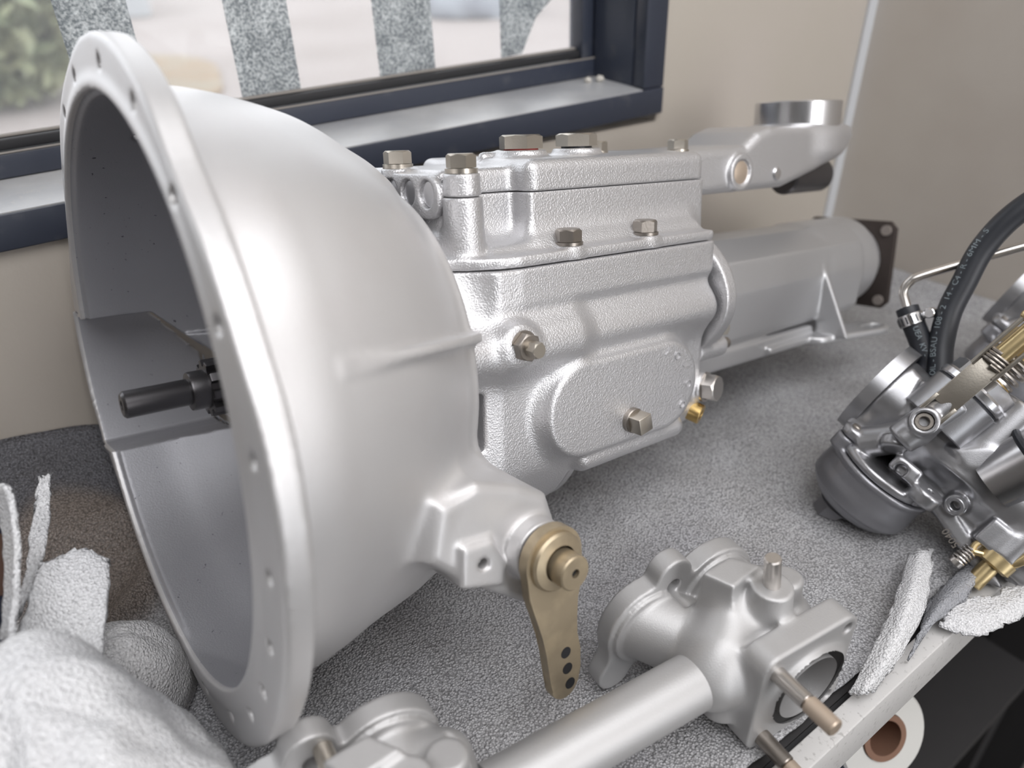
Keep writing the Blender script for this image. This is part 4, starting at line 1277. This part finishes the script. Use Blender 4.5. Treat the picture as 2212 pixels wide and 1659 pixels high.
    def brk(b):
        boxbm(b, (-.0088, -.0015, 0), (.0088, .0015, .043), BM_, .0006)
        boxbm(b, (-.0092, -.0030, -.011), (-.0066, .0020, .004), BM_, .0004)
        boxbm(b, (.0066, -.0030, -.011), (.0092, .0020, .004), BM_, .0004)
    br = part('link_bracket', brk, ZINC, cb)
    def arms(b):
        for x in (-.0086, .0086):
            sweep(b, [BM_ @ Vector((x, -.002, .034)), BM_ @ Vector((x * 1.05, -.004, .060)), BM_ @ Vector((x * 1.05, -.004, .088))], .0016, 8)
    part('fork_wire', arms, ZINC, br)
    part('link_spring', lambda b: spring(b, BM_ @ Vector((0, .001, .040)), BM_ @ Vector((0, .001, .050)), .0080, .0013, 4), DKZINC, br)
    part('link_barrel', lambda b: cyl(b, BM_ @ Vector((0, .001, .046)), BM_ @ Vector((0, .001, .078)), .0064, 24, .001), CADGOLD, br)
    part('link_block', lambda b: (boxbm(b, (-.0125, -.007, .075), (.0125, .008, .092), BM_, .003), cyl(b, BM_ @ Vector((0, .001, .09)), BM_ @ Vector((0, .001, .125)), .0058, 20, .001)), CADGOLD, br)
    # spigot with two black rings at the right edge
    SP0, SA = Vector((.0570, .0420, .006)), Vector((.22, .93, .25)).normalized()
    def spig(b):
        lathe(b, [(0, -.02), (.0225, -.02), (.0225, .030), (.0215, .031), (.0215, .060), (.0130, .060), (.0120, .048), (0, .048)], SP0, SA, 40, close=False)
    sg = part('spigot', spig, MACH, cb)
    for t in (.0140, .0500):
        def ring(b):
            n = 40; M = Matrix.Translation(SP0 + SA * t) @ basis(SA)
            pth = [M @ Vector((.0222 * math.cos(2 * PI * i / n), .0222 * math.sin(2 * PI * i / n), 0)) for i in range(n + 1)]
            sweep(b, pth, .0030, 10, cap=False)
        part('o_ring', ring, RUBBER, sg)
    # fuel hoses, clamps and steel pipe
    P1 = catmull([(-.0215, .048, -.018), (-.0235, .0592, -.020), (-.0391, .0786, -.022), (-.0525, .102, -.022), (-.0600, .1250, -.020), (-.0680, .1542, -.016), (-.0670, .1879, -.010), (-.052, .235, -.004)], 10)
    hose = part('fuel_hose', lambda b: sweep(b, P1, .0092, 20), RUBBER, cb, 60)
    def hose_print(path, r, txt, size, s0, side, parent):
        me = text_mesh(txt, size)
        L = [0]
        for a, c in zip(path, path[1:]): L.append(L[-1] + (c - a).length)
        t = bmesh.new(); t.from_mesh(me)
        bmesh.ops.triangulate(t, faces=t.faces[:])
        for v in t.verts:
            s = s0 + v.co.x
            i = max(0, min(len(path) - 2, next((k for k in range(len(L) - 1) if L[k + 1] > s), len(path) - 2)))
            f = (s - L[i]) / (L[i + 1] - L[i])
            p = path[i].lerp(path[i + 1], f)
            T = (path[i + 1] - path[i]).normalized()
            n = (Vector((0, 0, 1)) - T * T.z).normalized()      # outward
            w_ = T.cross(n) * -1
            th = side - (v.co.y - size * .35) / r
            v.co = p + (n * math.cos(th) - n.cross(T) * math.sin(th)) * (r + .00025)
        o = from_bm('hose_lettering', t, PRINT, parent, 0)
        bpy.data.meshes.remove(me)
        return o
    hose_print(P1, .0092, 'OIL - BSAU - 108 - 2  14 - C4 - R - 6MM - S', .0066, .0105, -.62, hose)
    P2 = catmull([(-.031, .052, -.030), (-.0391, .0640, -.028), (-.055, .0740, -.026), (-.0724, .0832, -.024), (-.0775, .0862, -.024)], 8)
    hose2 = part('return_hose', lambda b: sweep(b, P2, .0086, 18), RUBBER, cb, 60)
    hose_print(list(reversed(P2)), .0086, 'UEA  KV -', .0058, .016, 0.0, hose2)
    P3 = catmull([(-.0745, .0845, -.024), (-.0815, .0890, -.024), (-.0885, .0945, -.023), (-.0900, .1030, -.022), (-.0867, .1120, -.022), (-.0671, .1440, -.026), (-.0503, .1697, -.028), (-.03, .2000, -.03)], 8)
    part('steel_pipe', lambda b: sweep(b, P3, .0036, 14), STEEL, cb, 60)
    def clamp(o_, tdir, par):
        o_ = Vector(o_); tdir = Vector(tdir).normalized()
        c1 = part('hose_clamp', lambda b: tube_ring(b, o_ - tdir * .0045, o_ + tdir * .0045, .0099, .0088, 28, .0003), CLAMPM, par)
        side = Vector((.75, .62, .25)); side = (side - tdir * side.dot(tdir)).normalized()
        q_ = o_ + side * .0150
        def sc(b):
            cyl(b, q_ + tdir.cross(side) * -.006, q_ + tdir.cross(side) * .006, .0040, 16, .0006)
            cyl(b, o_ + side * .009, q_, .003, 12)
        part('clamp_screw', sc, CLAMPM, c1)
        def slots(b):
            for k in range(16):
                a = 2 * PI * k / 16
                M = Matrix.Translation(o_) @ basis(tdir) @ Matrix.Rotation(a, 4, 'Z')
                boxbm(b, (.00985, -.0005, -.0028), (.01005, .0005, .0028), M)
        sl = part('clamp_slots', slots, RUBBER, c1, 0)
        sl['kind'] = 'stuff'
    clamp((-.0690, .0812, -.0243), (-.0175, .0095, .002), cb)
    clamp((-.0172, .0520, -.018), (-.006, .011, 0), cb)
    # small cast numerals on the edge strip
    me = text_mesh('5040', .0075)
    t = bmesh.new(); t.from_mesh(me)
    d0 = Vector((-.0785, .0210, 0)).normalized(); n0 = Vector((0, 0, 1)); e0 = n0.cross(d0)
    for v in t.verts:
        v.co = Vector((.0700, -.0262, -.0016)) + d0 * v.co.x + e0 * v.co.y
    from_bm('cast_number', t, DKZINC, cb, 0)
    bpy.data.meshes.remove(me)
    return cb
cb1 = carb()
tag(cb1, 'grey carburettor with gold linkage and black fuel hose at the right edge', 'carburettor')
cb2 = empty('carburettor', Matrix.Translation((.262, .014, .004)) @ CM)
tag(cb2, 'second grey carburettor farther back by the end wall, partly cut off', 'carburettor')
for nm in ('float_bowl', 'bowl_cover', 'throttle_body', 'mounting_flange', 'bowl_nut', 'cover_screw', 'vent_tube'):
    for ch in [c for c in cb1.children if c.name.split('.')[0] == nm]:
        c2 = ch.copy(); COL.objects.link(c2); c2.parent = cb2

# ------------------------------------------------------------------ under the bench
fr = empty('film_roll', Matrix.Translation((0.412, -0.289, -0.150)) @ basis((-0.30, -0.85, 0.42), (1, 0, 0)))
tag(fr, 'white stretch film roll with brown cardboard core under the bench edge', 'film roll')
part('film', lambda b: lathe(b, [(.019, -.16), (.041, -.16), (.041, .0), (.039, .002), (.0205, .002), (.0205, -.16)], (0, 0, 0), UP, 48, close=False), FILM, fr)
part('cardboard_core', lambda b: lathe(b, [(.0150, -.15), (.0150, .004), (.0200, .004), (.0200, -.16)], (0, 0, 0), UP, 40, close=False), CARD, fr)
part('core_inside', lambda b: cyl(b, (0, 0, -.15), (0, 0, -.02), .0148, 32), CARD, fr)
sheet_from('blue_rag', [[(0.29, -.24, -.20), (.335, -.25, -.16), (.37, -.25, -.18), (.41, -.25, -.24)],
                        [(0.29, -.29, -.22), (.335, -.295, -.185), (.37, -.30, -.21), (.41, -.30, -.26)],
                        [(0.29, -.34, -.27), (.335, -.335, -.24), (.37, -.335, -.255), (.41, -.33, -.29)]],
           .003, BLUE, 'dark blue rag below the bench edge beside the film roll').__setitem__('category', 'rag')
# ------------------------------------------------------------------ outside the window
b_ = bmesh.new(); boxbm(b_, (-30, 0.62, -1.16), (45, 60, -1.10))
tag(from_bm('paving', b_, PAVE, None, 0), kind='structure')
def shrub(loc, r, h, n, label, seedv):
    rnd = random.Random(seedv)
    e = empty('shrub', Matrix.Translation(loc)); tag(e, label, 'shrub', 'shrubs outside the window')
    b = bmesh.new()
    for i in range(n):
        t, p = rnd.random() * 2 * PI, rnd.random()
        rr = r * (0.35 + 0.65 * math.sqrt(rnd.random())) * math.sin(PI * (0.12 + 0.80 * p)) ** .6
        c = Vector((rr * math.cos(t), rr * math.sin(t), h * (0.06 + 0.94 * p)))
        a, e_ = Vector((rnd.gauss(0, 1), rnd.gauss(0, 1), rnd.gauss(0, 1))).normalized(), Vector((rnd.gauss(0, 1), rnd.gauss(0, 1), rnd.gauss(0, 1)))
        e_ = (e_ - a * e_.dot(a)).normalized()
        s = 0.09 + 0.06 * rnd.random()
        vs = [b.verts.new(c + a * s), b.verts.new(c + e_ * s * .45), b.verts.new(c - a * s), b.verts.new(c - e_ * s * .45)]
        b.faces.new(vs)
    o = from_bm('foliage', b, LEAF, e, 0); o['kind'] = 'stuff'
    part('stem', lambda q: cyl(q, (0, 0, 0), (0, 0, h * .6), .05, 10, r2=.02), BARK, e)
shrub((0.60, 8.4, -1.1), 0.95, 1.9, 2600, 'green leafy shrub outside the window at the far left', 3)
shrub((2.35, 16.5, -1.1), 1.3, 2.6, 1500, 'yellowish green shrub farther off outside the window at left', 5)
b_ = bmesh.new()
prism(b_, [(1.95 + .75 * math.cos(t) + .1 * math.sin(3 * t), 8.8 + 1.5 * math.sin(t)) for t in np.linspace(0, 2 * PI, 28, endpoint=False)], 'xy', -1.10, -1.06, .015)
tag(from_bm('verge', b_, SAND, None, 30), 'patch of dry sandy verge on the paving outside, between the first two strips', 'verge')
def lump(name, loc, sx, sy, sz, m_, label, cat, sd):
    b = bmesh.new(); bmesh.ops.create_icosphere(b, subdivisions=4, radius=1)
    for v in b.verts:
        k = 1 + .22 * mnoise.noise(v.co * 1.3 + Vector((sd, 0, 0))) + .06 * mnoise.noise(v.co * 4)
        v.co = Vector((v.co.x * sx * k, v.co.y * sy * k, max(-.35, v.co.z * k) * sz))
    o = from_bm(name, b, m_, None, 60); o.location = (loc[0], loc[1], loc[2] + .35 * sz)
    return tag(o, label, cat)
lump('blob', (7.6, 10.8, -1.1), .85, .8, .8, BLOBM, 'pale bluish grey boulder outside the window at the right', 'blob', 2)  # unidentified pale shape outside, modelled as a rounded lump
b_ = bmesh.new(); cyl(b_, (3.3, 14.5, -1.1), (3.3, 14.5, .6), .22, 24, .02)
tag(from_bm('post', b_, POST, None, 30), 'white painted post standing outside beside the first frosted strip', 'post')
